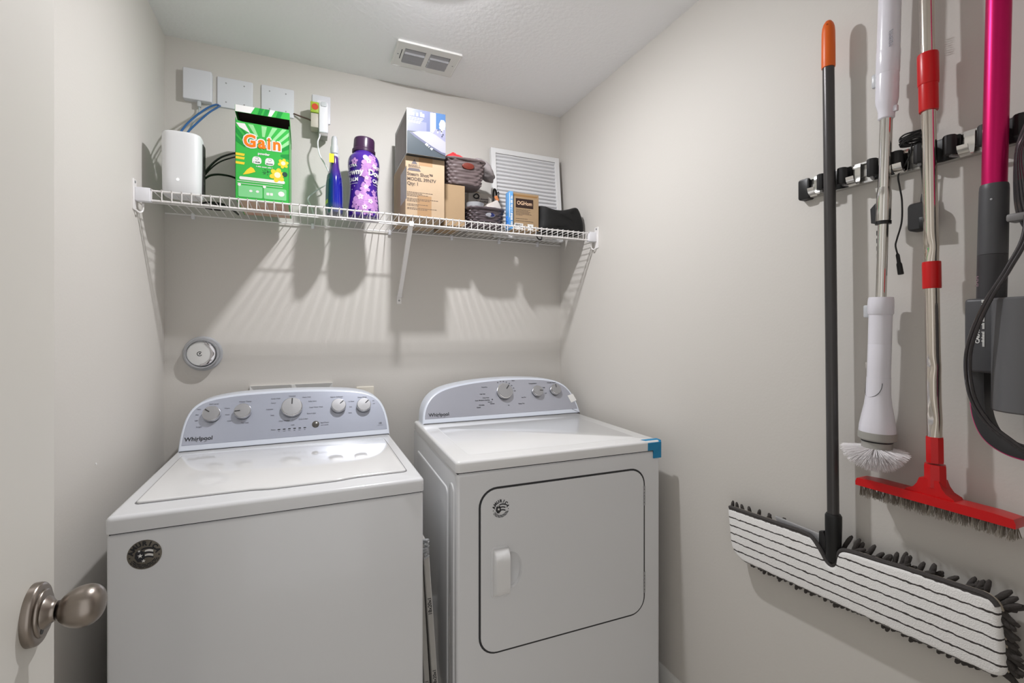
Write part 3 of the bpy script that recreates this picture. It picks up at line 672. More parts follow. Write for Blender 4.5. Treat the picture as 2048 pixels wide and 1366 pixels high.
for a0, a1 in ((128, 136), (145, 155), (160, 168), (-5, 3), (10, 17)): ry_ = G(); wedge(ry_, .082, .165, a0, a1, .055, .14, .0004); ry_.build('ray_print', mat('green_dark', (28,142,60), .42), gb, smooth=None)
wp = G()
wp.flat([(.002, .256), (.028, .2565), (.045, .225), (.012, .242)], fg, .0005)
G().flat(rrect(.012, .150, .066, .0765, .004, 3), fg, .0006).build('white_band', PAPER, gb, smooth=None)
for z in (.062, .054): wp.flat([(.006, z), (.143, z), (.143, z-.0016), (.006, z-.0016)], fg, .0005)
for cx in (.064, .103):
    wp.flat(chaikin([(cx-.014, .127), (cx-.014, .142), (cx-.008, .150), (cx+.008, .150), (cx+.014, .142), (cx+.014, .127), (cx, .123), (cx-.014, .127)], 2)[:-1], fg, .0006)
wp.text('powder', .0115, fg, .085, .161, .0009, off=.0004); blocks(wp, fg, .062, .1145, .05, .0042, .0009, seed=4)
for cx, cy in ((.046, .030), (.066, .030)): wp.flat(circ(cx, cy, .005, .0042, 12), fg, .0011)
wp.flat(rrect(.093, .102, .021, .030, .0015, 2), fg, .0011).flat(rrect(.104, .113, .021, .030, .0015, 2), fg, .0011).flat(circ(.139, .030, .010, .009, 14), fg, .0011)
wp.flat(circ(.012, .048, .005, n=12), fg, .0011).flat(circ(.087, .049, .005, n=12), fg, .0011)
wp.build('white_print', PAPER, gb, smooth=None, kind='stuff')
G().flat(rrect(.009, .081, .008, .047, .004, 3), fg, .0008).flat(rrect(.085, .155, .008, .047, .004, 3), fg, .0008).build('panel_print', mat('green_panel', (128,206,140), .42), gb, smooth=None)
yp = G()
def flower(g, f, cx, cy, r, d, n=6, k=.34):
    for i in range(n):
        a = 2*math.pi*i/n+.3; px, py = cx+r*.62*math.cos(a), cy+r*.62*math.sin(a)
        g.flat([(px+r*.45*math.cos(a)*math.cos(q)-r*k*math.sin(a)*math.sin(q), py+r*.45*math.sin(a)*math.cos(q)+r*k*math.cos(a)*math.sin(q)) for q in [2*math.pi*j/10 for j in range(10)]], f, d+.00002*i)
for fx_, fy_, fr_ in ((.145, .137, .0165), (.127, .094, .024)): yp = G(); flower(yp, fg, fx_, fy_, fr_, .0007); yp.build('flower_print', mat('flower_yellow', (244,206,52), .45), gb, smooth=None)
yp = G()
yp.flat([(.022, .083), (.040, .088), (.060, .097), (.054, .108), (.046, .112), (.034, .101)], fg, .0006)
for z in (.147, .135, .118): yp.flat([(.001, z), (.026, z-.001), (.028, z+.007), (.001, z+.008)], fg, .0006)
yp.build('yellow_print', mat('flower_yellow', (244,206,52), .45), gb, smooth=None, kind='stuff')
G().flat(circ(.145, .138, .007, n=14), fg, .0011).flat(circ(.127, .095, .010, n=14), fg, .0011).build('flower_centre', mat('flower_cream', (252,232,196), .45), gb, smooth=None)
gp = G()
for k in range(24):
    a = random.random()*6.28; rr_ = .011*random.random()**.5; gp.flat(circ(.093+rr_*1.2*math.cos(a), .100+rr_*math.sin(a), .0012, n=6), fg, .0008)
gp.flat(circ(.150, .100, .0085, n=14), fg, .0009)
for cx in (.064, .103): gp.flat(circ(cx, .1425, .0055, n=14, a0=200, a1=500)+circ(cx, .1425, .0045, n=14, a0=200, a1=500)[::-1], fg, .0008)
blocks(gp, fg, .054, .1285, .02, .0042, .0008, seed=5); blocks(gp, fg, .093, .1275, .02, .0042, .0008, seed=6)
gp.build('icon_print', mat('print_navy', (38,70,60), .5), gb, smooth=None, kind='stuff')
G().text('Gain', .057, fg, .081, .198, .0010, off=.0056, sx=.92, spacing=1.2).build('lettering_outline', PAPER, gb, smooth=None)
G().text('Gain', .057, fg, .081, .198, .0015, off=.0019, sx=.92, spacing=1.2).build('lettering', mat('gain_orange', (242,122,20), .45), gb, smooth=None)
G().box(gx0+.004, gx1-.004, gy0+.004, gy1-.004, ZS-.0002, ZS+.0004).build('base_print', mat('base_print_m', (190,206,176), .6, rgb2=(196,92,86), vscale=26), gb, smooth=None)

# ------------------------------------------------------------------ spray bottle
sx0, sy0_ = .0965, 1.950
sb = thing('spray_bottle', (sx0, sy0_, ZS), 'slim blue and purple spray bottle with clear cap and yellow tag', 'bottle')
sprof = [(.030, 0), (.037, .003), (.0395, .015), (.040, .05), (.0395, .10), (.037, .135), (.032, .16), (.026, .178), (.0225, .195), (.0215, .222), (.019, .226)]
G().lathe([(r, ZS+h) for r, h in sprof], (sx0, sy0_, 0), n=36, sx=.80, sy=1.9).build('body', ramp_mat('spray_liquid', 2, [(0, (96,100,120)), (.18, (20,34,150)), (.55, (18,22,132)), (.72, (62,36,122)), (1, (72,40,110))], .15, 4.4, 0, .6), sb)
G().lathe([(.0195, .224), (.021, .226), (.021, .238), (.0195, .240)], (sx0, sy0_, ZS), n=28, sx=.85, sy=1.3, mod=lambda q, h: 1+.02*math.cos(q*20)).build('collar', mat('cap_clear_white', (222,224,228), .3, trans=.3), sb)
G().lathe([(.019, .24), (.0185, .262), (.017, .27), (.0145, .276), (.0135, .30), (.011, .309), (.0001, .313)], (sx0, sy0_, ZS), n=28, sx=.85, sy=1.6).build('cap', mat('cap_clear', (230,232,236), .18, trans=.55, ior=1.25), sb)
def wrapS(a, b, d=0):
    for (r0, h0), (r1, h1) in zip(sprof[:-1], sprof[1:]):
        if h0 <= b <= h1: r = r0+(r1-r0)*(b-h0)/(h1-h0); break
    else: r = .03
    q = a/.04; return (sx0+(r+d)*.80*math.sin(q), sy0_-(r+d)*1.9*math.cos(q), ZS+b)
def patch(g, f, a0, a1, b0, b1, d, na=6, nb=5):
    vs = [f(a0+(a1-a0)*i/na, b0+(b1-b0)*j/nb, d) for j in range(nb+1) for i in range(na+1)]
    g.add(vs, [(j*(na+1)+i, j*(na+1)+i+1, (j+1)*(na+1)+i+1, (j+1)*(na+1)+i) for j in range(nb) for i in range(na)])
g = G(); patch(g, wrapS, -.066, -.032, .02, .155, .0006); g.build('side_label', mat('label_teal', (72,120,120), .4, rgb2=(40,60,130), vscale=30), sb)
g = G(); patch(g, wrapS, -.064, -.036, .040, .055, .0009); g.build('label_band', mat('label_lime', (196,208,60), .4), sb)
g = G()
for k in range(4): patch(g, wrapS, .036+.003*k, .0375+.003*k, .03, .14-.012*k, .0008, 2, 5)
g.build('label_lines', mat('label_pale', (150,156,190), .4), sb)
G().slab(rrect(-.0085, .0085, 0, .034, .001, 2), lambda a, b, d=0: (sx0-.012+a, sy0_-.0425-d, ZS+.196+b), 0, .0012).build('yellow_tag', mat('tag_yellow', (240,204,10), .5), sb, smooth=None)

# ------------------------------------------------------------------ purple scent-bead bottle
px0, py0 = .2065, 1.955
pb = thing('scent_bead_bottle', (px0, py0, ZS), 'fat purple bottle with pale flower print and dark screw cap', 'bottle')
pprof = [(.050, 0), (.0575, .004), (.0595, .02), (.0585, .05), (.0555, .085), (.0535, .115), (.054, .145), (.0575, .18), (.0605, .205), (.060, .225), (.055, .243), (.044, .256), (.039, .262), (.039, .268)]
def pr_(b):
    for (r0, h0), (r1, h1) in zip(pprof[:-1], pprof[1:]):
        if h0 <= b <= h1: return r0+(r1-r0)*(b-h0)/(h1-h0)
    return .05
G().lathe([(p.x, ZS+p.y) for p in [Vector((q.x, q.y)) for q in cr([(a, b, 0) for a, b in pprof], 4)]], (px0, py0, 0), n=48, sx=1, sy=1.12).build('body', mat('bottle_purple', (66,34,136), .22, coat=.5), pb)
capm = mat('cap_plum', (58,34,62), .3)
Mc = Matrix.Translation((px0, py0, ZS+.262)) @ Matrix.Rotation(R(3), 4, 'Y')
cg = G().lathe([(.043, 0), (.0445, .002), (.0445, .012), (.0405, .016), (.0400, .052), (.038, .058), (.033, .061), (.0001, .062)], n=40, mod=lambda q, h: 1+.006*math.cos(q*40) if h < .05 else 1)
cg.v = [tuple(Mc @ Vector(v)) for v in cg.v]; cg.build('cap', capm, pb)
cam_a = math.atan2(-px0, -py0)   # the label seams face the room
def wrapP(a, b, d=0):
    q = a/.058-.02; r = pr_(b)+d; return (px0+r*math.sin(q), py0-r*1.12*math.cos(q), ZS+b)
fl = G(); fl2 = G()
rnd = random.Random(5)
def wpetal(g, cx, cy, r, d, n=5, k=.36, a_=.3):
    for i in range(n):
        a = 2*math.pi*i/n+a_; px, py = cx+r*.6*math.cos(a), cy+r*.6*math.sin(a)
        g.flat([(px+r*.46*math.cos(a)*math.cos(q)-r*k*math.sin(a)*math.sin(q), py+r*.46*math.sin(a)*math.cos(q)+r*k*math.cos(a)*math.sin(q)) for q in [2*math.pi*j/9 for j in range(9)]], wrapP, d+.00004*i)
spots = [(-.018, .075, .030), (.020, .060, .026), (-.002, .035, .024), (-.035, .045, .020), (.036, .042, .020), (.012, .215, .026), (.034, .200, .022), (-.040, .212, .014), (.0, .11, .020), (.012, .135, .016), (.006, .165, .015), (.03, .232, .016), (.045, .075, .016)]
for _ in range(46):
    cy = rnd.uniform(.012, .20); hw_ = .052 if cy < .06 else (.034 if cy < .10 else .014); spots.append((.004+rnd.uniform(-hw_, hw_), cy, rnd.uniform(.006, .013)))
for (cx, cy, r) in spots:
    wpetal(fl, cx, cy, r, .0010+rnd.random()*.0006, a_=rnd.random()*3)
fl.build('flower_print', mat('petal_pink', (206,158,206), .35, rgb2=(152,104,176), vscale=70), pb)
for (cx, cy, r) in ((-.018, .075, .012), (.020, .060, .010), (.012, .215, .010), (-.002, .035, .010), (.003, .115, .009), (.034, .2, .009), (.006, .15, .008)): wpetal(fl2, cx, cy, r, .0019, a_=rnd.random()*3)
fl2.build('flower_highlight', mat('petal_white', (232,198,226), .35), pb)
tx = G()
for xc in (-.052, .056):
    tx.text('ULTRA', .014, wrapP, xc, .196, .0022, off=.0005).text('Downy', .030, wrapP, xc, .172, .0022, off=.0011).text('CALM', .019, wrapP, xc, .143, .0022, off=.0007)
    patch(tx, wrapP, xc-.022, xc+.022, .128, .1292, .0022, 6, 1)
    tx.flat(circ(xc+.008, .118, .0016, n=8), wrapP, .0022).flat(circ(xc-.004, .106, .0018, n=8), wrapP, .0022)
tx.build('lettering', PAPER, pb, smooth=None)

# ------------------------------------------------------------------ cartons
def carton(name, x0, x1, y0, y1, z0, z1, m, label, cat='box', group=None, bev=.0015):
    r = thing(name, ((x0+x1)/2, (y0+y1)/2, z0), label, cat, group)
    G().box(x0, x1, y0, y1, z0, z1, bev, 1).build('carton', m, r, smooth=None)
    return r
bx0, bx1, by0, by1, bz1 = .3465, .5015, 1.817, 2.080, 2.006
bi = carton('cardboard_box', bx0, bx1, by0, by1, ZS, bz1, CARDL, 'tall brown cardboard box with grey triangle print under the photo-printed box')
fb = fY(bx0, by0, ZS); H_ = bz1-ZS
g = G()
g.flat([(.0225, .203), (.046, .203), (.0345, .222)], fb).flat([(.007, .176), (.060, .176), (.052, .187), (.014, .187)], fb)
g.build('triangle_print', mat('print_slate', (96,90,94), .7), bi, smooth=None)
g = G().text('BISSELL', .0135, fb, .0345, .1945, off=.0003, sx=1.1)
g.text('Steam Shot\u2122', .0185, fb, .006, .163, align='LEFT', off=.0006).text('MODEL 39N7V', .0175, fb, .006, .144, align='LEFT', off=.0006).text('Qty: 1', .0175, fb, .006, .126, align='LEFT', off=.0006)
g.build('lettering', mat('print_brown', (92,78,68), .7), bi, smooth=None); g = G()
rnd = random.Random(3)
for z, ln in ((.092, .10), (.087, .06), (.082, .085), (.077, .05), (.067, .125), (.062, .09), (.057, .055), (.045, .085), (.040, .05), (.031, .115), (.026, .08)):
    x = .006
    while x < ln:
        w = rnd.uniform(.003, .010); g.flat([(x, z), (x+w, z), (x+w, z+.0022), (x, z+.0022)], fb); x += w+.0016
g.build('small_print', mat('print_brown', (92,78,68), .7), bi, smooth=None, kind='stuff')
G().flat([(.052, .200), (.106, .200), (.106, .2325), (.052, .2325)], fb, .0003).build('packing_tape', CARDT, bi, smooth=None)
G().flat([(.046, .002), (.102, .002), (.102, .083), (.046, .083)], fb, .0003).build('packing_tape', CARDT, bi, smooth=None)
G().flat([(-.075, .06), (-.20, .06), (-.20, .185), (-.075, .185)], fX(bx0, by0-.10+.0, ZS), .0006).build('shipping_label', mat('label_grey', (190,186,184), .5, var=.3, vscale=60), bi, smooth=None)
tx0, tx1, tz0, tz1 = .348, .4995, bz1+.001, 2.181
pbx = carton('appliance_box', tx0, tx1, 1.797, 2.06, tz0, tz1, mat('box_slate', (64,70,74), .35, coat=.3), 'slate blue and white photo-printed box on top of the brown box')
ft = fY(tx0, 1.797, tz0); wT, hT = tx1-tx0, tz1-tz0
def prt(pts, rgb, nm, d, rough=.3): G().flat([(a*wT, b*hT) for a, b in pts], ft, d).build('photo_print', mat(nm, rgb, rough, coat=.3), pbx, smooth=None)
prt([(.0, .5), (.55, .52), (1, .55), (1, 1), (0, 1)], (92,98,130), 'pr_sky', .0004)
prt([(0, .5), (.5, .52), (.5, .74), (0, .74)], (112,115,140), 'pr_mid', .0006)
prt([(.60, .50), (.74, .48), (.74, .985), (.60, .985)], (196,198,206), 'pr_white', .0008)
prt([(.75, .62), (1, .62), (1, 1), (.75, 1)], (62,94,136), 'pr_blue', .0008)
prt([(.86, .60), (.98, .60), (1, .80), (.96, .86), (.88, .86), (.83, .76)], (236,236,242), 'pr_white', .0010)
prt([(.62, .46), (1, .33), (1, .66), (.86, .62), (.74, .64)], (126,126,148), 'pr_splash', .0012)
prt([(.06, .47), (.20, .49), (.62, .555), (.74, .50), (1, .36), (1, .06), (.86, .10), (.5, .24), (.2, .38)], (92,94,114), 'pr_tray_edge', .0014)
prt([(.14, .475), (.3, .52), (.6, .55), (.74, .50), (1, .37), (1, .12), (.9, .13), (.6, .25), (.3, .39)], (150,149,164), 'pr_tray', .0016)
prt([(0, .0), (1, .0), (1, .055), (.92, .03), (.6, .2), (.3, .35), (.1, .46), (0, .50)], (66,74,80), 'pr_floor', .0010)
for k in range(10):
    a, b = .78+rnd.random()*.2, .46+rnd.random()*.2; prt([(a, b), (a+.03, b+.02), (a+.02, b+.05), (a-.01, b+.03)], (60,62,80) if k % 2 else (240,240,246), 'pr_dark' if k % 2 else 'pr_white', .0018)
g = blocks(G(), ft, wT*.05, hT*.845, wT*.43, .0175, .0016, seed=12, lw=.5)
for k in range(4): g.flat([(wT*.06, hT*(.80-.035*k)), (wT*(.42-.03*k), hT*(.80-.035*k)), (wT*(.42-.03*k), hT*(.813-.035*k)), (wT*.06, hT*(.813-.035*k))], ft, .0009)
blocks(g, ft, wT*.46, hT*.245, wT*.23, .008, .0022, rot=-34, seed=13)
g.build('lettering', PAPER, pbx, smooth=None)
G().flat([(-.02, .01), (-.25, .01), (-.25, hT-.02), (-.02, hT-.01)], fX(tx0, 1.797, tz0), .0005).build('side_print', mat('side_taupe', (120,110,108), .45, rgb2=(84,74,74), vscale=18), pbx, smooth=None)
G().box(tx0-.0006, tx0+.0012, 1.7962, 1.7995, tz0, tz1).box(tx0, tx1, 1.7964, 1.7985, tz0, tz0+.0012).build('worn_edge', PAPER, pbx, smooth=None)
b2 = carton('cardboard_box', .527, .6205, 1.922, 2.09, ZS, 1.949, CARD, 'plain brown cardboard box carrying the upper wicker basket')
gc = carton('grey_carton', .674, .788, 2.036, 2.076, ZS, 1.962, mat('carton_grey', (198,192,184), .7, var=.1, vscale=20), 'grey printed carton standing behind the lower wicker basket')
fgc = fY(.674, 2.036, ZS)
blocks(blocks(blocks(G(), fgc, .034, .108, .075, .020, seed=14), fgc, .036, .148, .06, .007, seed=15), fgc, .036, .160, .06, .006, seed=16).build('lettering', mat('print_slate', (96,90,94), .7), gc, smooth=None)
G().loops([[(.678, 2.0765, 1.961), (.784, 2.0765, 1.961), (.782, 2.082, 1.965), (.70, 2.086, 1.996)], [(.678, 2.078, 1.961), (.784, 2.078, 1.961), (.782, 2.084, 1.965), (.70, 2.088, 1.996)]]).build('flap', mat('flap_taupe', (164,148,132), .8), gc, smooth=None)
G().tube(cr([(.698, 2.0325, 1.946), (.712, 2.0315, 1.956), (.724, 2.0325, 1.947), (.716, 2.0315, 1.936), (.702, 2.0315, 1.937), (.698, 2.0325, 1.946)], 6), .0028, 8).build('cord_grip', BLACK, gc)
# slim blue pack
bpk = thing('wipes_pack', (.8165, 1.89, ZS), 'slim bright blue and white pack standing beside the brown carton', 'pack')
G().box(.8065, .8265, 1.872, 1.915, ZS, 1.938, .003, 2).build('pack', mat('pack_blue', (58,132,200), .35, rgb2=(120,178,226), vscale=40), bpk)
fbp = fY(.8165, 1.872, ZS); g = blocks(G(), fbp, .0055, .012, .135, .0085, .0006, rot=90, seed=17); G().flat([(-.0095, .05), (-.0068, .05), (-.0068, .157), (-.0095, .157)], fbp).build('white_stripe', PAPER, bpk, smooth=None)
g.build('lettering', PAPER, bpk, smooth=None)
bf = G()
for k in range(6): bf.ball((.8065-.002*(k % 2), 1.878+.003*k, ZS+.012+.008*k), .006, .006, .007, 10, 6)
bf.build('crinkled_seal', mat('pack_blue_dark', (40,110,190), .35), bpk)
og = carton('brown_carton', .8300, .9560, 1.882, 1.965, ZS, 1.938, CARD, 'small brown carton with a dark name label and barcodes')
fo_ = fY(.8300, 1.882, ZS)
G().flat([(.012, .099), (.098, .099), (.098, .140), (.012, .140)], fo_, .0005).build('name_label', mat('label_brown', (44,24,18), .5), og, smooth=None)
G().text('OGHom', .0235, fo_, .055, .1195, .0009, off=.0004, sx=.88).build('lettering', mat('label_peach', (226,190,158), .5), og, smooth=None)
g = G(); rnd = random.Random(9)
for z, ln in ((.091, .07), (.086, .06), (.081, .072), (.076, .06), (.071, .07), (.066, .03), (.050, .055), (.040, .085)):
    x = .013
    while x < ln+.012:
        w = rnd.uniform(.003, .009); g.flat([(x, z), (x+w, z), (x+w, z+.002), (x, z+.002)], fo_, .0006); x += w+.0015
g.build('small_print', mat('print_brown', (92,78,68), .7), og, smooth=None)
G().flat([(.006, .003), (.048, .003), (.048, .030), (.006, .030)], fo_, .0005).flat([(.070, .003), (.098, .003), (.098, .030), (.070, .030)], fo_, .0005).build('barcode_sticker', PAPER, og, smooth=None)
g = G(); x = .010
while x < .044: w = rnd.choice((.0006, .0012, .0018)); g.flat([(x, .012), (x+w, .012), (x+w, .027), (x, .027)], fo_, .0008); x += w+rnd.choice((.0008, .0014))
g.flat(circ(.084, .0165, .006, n=14), fo_, .0008)
g.build('barcode', INK, og, smooth=None)
G().flat([(.0, .148), (.115, .150), (.122, .156), (.0, .1575)], fo_, .0005).build('flap_fold', mat('fold_brown', (150,112,66), .8), og, smooth=None)

# ------------------------------------------------------------------ wicker baskets
def basket(cx, cy, z0, w0, d0, w1, d1, h, rows, stakes, m, label, name='wicker_basket'):
    r = thing(name, (cx, cy, z0), label, 'basket', 'wicker baskets')
    n = stakes*4; sub = 5; NR = rows*sub
    def sec(k, t, ex):
        a = 2*math.pi*k/n; c, s = math.cos(a), math.sin(a); e = 2/4.5
        w = (w0+(w1-w0)*t)/2+ex; d = (d0+(d1-d0)*t)/2+ex
        return cx+w*math.copysign(abs(c)**e, c), cy+d*math.copysign(abs(s)**e, s)
    L = []
    for j in range(NR+1):
        row = j//sub; fr_ = (j % sub)/sub; t = j/NR
        bulge = math.sin(math.pi*fr_) if fr_ else 0.0
        l = []
        for k in range(n):
            ph = math.cos(math.pi*k/2.0+math.pi*row)
            ex = -.0012+bulge*(.0020+.0036*ph)
            x, y = sec(k, t, ex); l.append((x, y, z0+.003+(h-.003)*t))
        L.append(l)
    G().loops(L, True, False).build('woven_wall', m, r, smooth=50)
    G().loops([[sec(k, t, -.005)+(z0+.005+(h-.005)*t,) for k in range(n)] for t in (0, .5, 1)], True, False).build('inner_wall', m, r)
    rimc = [sec(k, 1, .001) for k in range(n)]
    rm = G().tube([(x, y, z0+h) for x, y in rimc], .0052, 8, closed=True)
    for q in range(2): rm.tube([(x+.0035*math.cos(k*.9+q*3.14)*.3, y, z0+h+.003*math.sin(k*.9+q*3.14)) for k, (x, y) in enumerate(rimc)], .0036, 6, closed=True)
    rm.build('rim', m, r)
    return r
WK1 = mat('wicker_taupe', (112,98,98), .42, var=.3, vscale=60); WK2 = mat('wicker_dark', (86,76,80), .32, var=.3, vscale=60)
ub = basket(.6235, 1.972, 1.951, .150, .110, .184, .138, .108, 8, 12, WK1, 'upper wicker basket holding red and grey cloths')
fub = lambda a, b, d=0: (.6235+a, 1.972-.0680+.006*(1-b/.08)-d, 1.951+b)
G().slab(circ(.006, .079, .027, .0135, 28), fub, -.004, .0035, .002, 2).build('handle_inlay', mat('leather_brown', (112,44,32), .45), ub)
bb = basket(.7125, 1.955, ZS, .148, .118, .166, .140, .082, 8, 12, WK2, 'lower wicker basket of odds and ends on the shelf wires')
fbb = lambda a, b, d=0: (.7125+a, 1.955-.0690+.008*(1-b/.08)-d, ZS+b)
G().slab(circ(.012, .054, .022, .010, 26), fbb, -.004, .0036, .002, 2).build('handle_inlay', mat('inlay_silver', (196,198,206), .15, metal=.6), bb)
G().slab([(.012, .0625), (.022, .0630), (.032, .0560), (.030, .0500), (.020, .0465), (.010, .0480), (.016, .055)], fbb, .002, .0042).build('handle_gap', mat('inlay_navy', (36,44,92), .2), bb)
# cloths: lumpy folded heaps
def heap(cx, cy, z0, rx_, ry__, h, m, seed, fn=None, n=40, mrow=14, amp=.18):
    rnd = random.Random(seed); ph = [rnd.random()*6.28 for _ in range(8)]; L = []
    for j in range(mrow+1):
        t = j/mrow; q = t*math.pi/2; l = []
        for k in range(n):
            a = 2*math.pi*k/n
            wv = 1+amp*(math.sin(3*a+ph[0]+4*t)+.6*math.sin(5*a+ph[1]-6*t)+.4*math.sin(9*a+ph[2]+9*t))/2
            rr_ = max(.02, math.cos(q))*wv
            z = z0+h*math.sin(q)*(1+.12*math.sin(2*a+ph[3])+.08*math.sin(4*a+ph[4]+5*t))
            p = (cx+rx_*rr_*math.cos(a), cy+ry__*rr_*math.sin(a), z); l.append(fn(p) if fn else p)
        L.append(l)
    return G().loops(L)
single(heap(.588, 1.972, 2.045, .050, .042, .052, None, 4), 'red_cloth', mat('cloth_red', (226,52,58), .85, bump=.5, bscale=240, bdist=.002), 'crumpled bright red cloth heaped in the upper basket', 'cloth', smooth=60)
gcl = G(); gcl.ball((0, 0, 0), 1, 1, 1, 40, 24)      # grey knit slumped over the basket's right rim
def gfold(v):
    x, y, z = v; w = 1+.06*math.sin(5*x+3*z)+.05*math.sin(7*y-4*z)+.03*math.sin(13*x+9*y)
    X, Z = x*.062*w, z*.030*w*(1.0 if x < .2 else 1-.25*(x-.2))
    a = R(38); return (.7215+X*math.cos(a)+Z*math.sin(a), 1.965+y*.052*w, 2.046-X*math.sin(a)+Z*math.cos(a)-.010*max(0, x)**2)
gcl.v = [gfold(v) for v in gcl.v]
single(gcl, 'grey_cloth', mat('cloth_grey', (158,150,150), .9, bump=.8, bscale=320, bdist=.003, var=.25, vscale=90), 'grey knitted cloth drooping over the right end of the upper basket', 'cloth', smooth=70)
# odds and ends in the lower basket
single(G().lathe([(.028, 0), (.030, .004), (.040, .052), (.0415, .054), (.040, .055), (.0385, .053), (.029, .006), (.0001, .005)], (.676, 1.955, 1.832), n=36), 'clear_cup', mat('cup_clear', (232,234,238), .2, trans=.4, ior=1.2), 'clear plastic cup poking out of the lower basket', 'cup')
Mp = Matrix.Translation((.772, 1.965, 1.872)) @ Matrix.Rotation(R(-28), 4, 'Y')
single(G().box(-.034, .030, -.02, .02, -.03, .034, .006, 2, M=Mp), 'white_packet', mat('packet_white', (222,218,214), .3, rgb2=(186,170,160), vscale=30), 'white paper packet leaning out of the lower basket', 'packet')
single(G().box(-.008, .008, -.003, .003, -.012, .014, .002, 2, M=Matrix.Translation((.797, 1.995, 1.933)) @ Matrix.Rotation(R(-28), 4, 'Y')), 'orange_packet', mat('packet_orange', (206,128,78), .5), 'small orange tag tip beside the slim blue pack', 'packet')
single(heap(.728, 1.95, 1.838, .040, .035, .026, None, 11), 'silver_packet', mat('foil', (186,184,186), .25, metal=.6, bump=.5, bscale=60), 'crumpled silver packet lying in the lower basket', 'packet', smooth=60)
single(G().tube(cr([(.792, 2.015, 1.86), (.790, 2.02, 1.925), (.794, 2.025, 1.978), (.803, 2.025, 1.982), (.808, 2.022, 1.95), (.812, 2.015, 1.90), (.815, 2.005, 1.86)]), .0048, 8, flat=.45).tube(cr([(.808, 2.02, 1.965), (.817, 2.02, 1.972), (.815, 2.016, 1.93), (.820, 2.005, 1.865)]), .004, 8, flat=.45), 'strap', BLACKS,
       'dark looped strap rising between the grey carton and the air filter', 'strap')
# ------------------------------------------------------------------ pleated air filter
af = thing('air_filter', (.995, 2.08, ZS), 'large white pleated air filter leaning on the wall in the shelf corner', 'air filter')
ax0, ax1, ah = .8065, 1.180, .436; lean = .045/ah
Mf = Matrix.Translation((0, 2.050, ZS)) @ Matrix(((1, 0, 0, 0), (0, 1, lean, 0), (0, 0, 1, 0), (0, 0, 0, 1)))
fw_ = .024; g = G()
for (a0, a1, b0, b1) in ((ax0, ax0+fw_, 0, ah), (ax1-fw_, ax1, 0, ah), (ax0+fw_, ax1-fw_, 0, fw_), (ax0+fw_, ax1-fw_, ah-fw_, ah)): g.box(a0, a1, 0, .022, b0, b1, .001, 1, M=Mf)
g.build('frame', mat('filter_frame', (226,226,226), .7), af, smooth=None)
pl_ = G(); NP = 21; vs = []; fs = []
pts = []
for k in range(NP):
    z = fw_-.004+(ah-2*fw_+.008)*k/NP; dz = (ah-2*fw_+.008)/NP
    pts += [(z, .015), (z+dz*.30, .0065), (z+dz*.5, .0055), (z+dz*.7, .0065)]
pts.append((ah-fw_+.004, .015)); nx = 12; rnd = random.Random(2)
for (z, y) in pts:
    for i in range(nx+1): vs.append(tuple(Mf @ Vector((ax0+fw_-.002+(ax1-ax0-2*fw_+.004)*i/nx, y+.0006*math.sin(i*1.3+z*80), z+.0006*math.sin(i*.9+z*60)))))
for j in range(len(pts)-1):
    for i in range(nx): fs.append((j*(nx+1)+i, j*(nx+1)+i+1, (j+1)*(nx+1)+i+1, (j+1)*(nx+1)+i))
pl_.add(vs, fs).build('pleats', mat('filter_media', (214,214,216), .9), af, smooth=40)
G().box(ax0+.01, ax1-.01, .017, .0195, .01, ah-.01, M=Mf).build('back_mesh', mat('filter_media', (214,214,216), .9), af, smooth=None)
# ------------------------------------------------------------------ black pouch
po = [(.962, .0), (.961, .06), (.963, .114), (.972, .122), (1.00, .117), (1.035, .111), (1.075, .111), (1.115, .121), (1.145, .131), (1.163, .129), (1.175, .115), (1.187, .088), (1.197, .054), (1.195, .02), (1.178, .0), (1.065, .0)]
pol = [(p.x, p.y) for p in cr([(a, b, 0) for a, b in po], 4, True)]
pcx, pcz = 1.078, .058; L = []
for k in range(-6, 7):
    q = k/6*math.pi/2*.97; s = math.cos(q)**.45; d = math.sin(q)
    L.append([(pcx+(a-pcx)*(.25+.75*s), 1.905+.048*d*(1+.15*math.sin(a*30)), ZS+max(.0005, pcz+(b-pcz)*(.35+.65*s))) for a, b in pol])
pc = thing('black_pouch', (1.078, 1.905, ZS), 'soft black fabric pouch at the right end of the shelf', 'pouch')
G().loops(L).build('pouch_body', mat('black_fabric', (11,11,11), .7, bump=.3, bscale=90, bdist=.003), pc, smooth=80)
G().tube(cr([(.960, 1.89, ZS), (.918, 1.832, ZS-.012), (.911, 1.815, ZS-.034), (.921, 1.812, ZS-.049), (.934, 1.812, ZS-.046), (.937, 1.818, ZS-.02), (.962, 1.88, ZS)], 6), .0028, 8).build('drawcord', BLACK, pc)

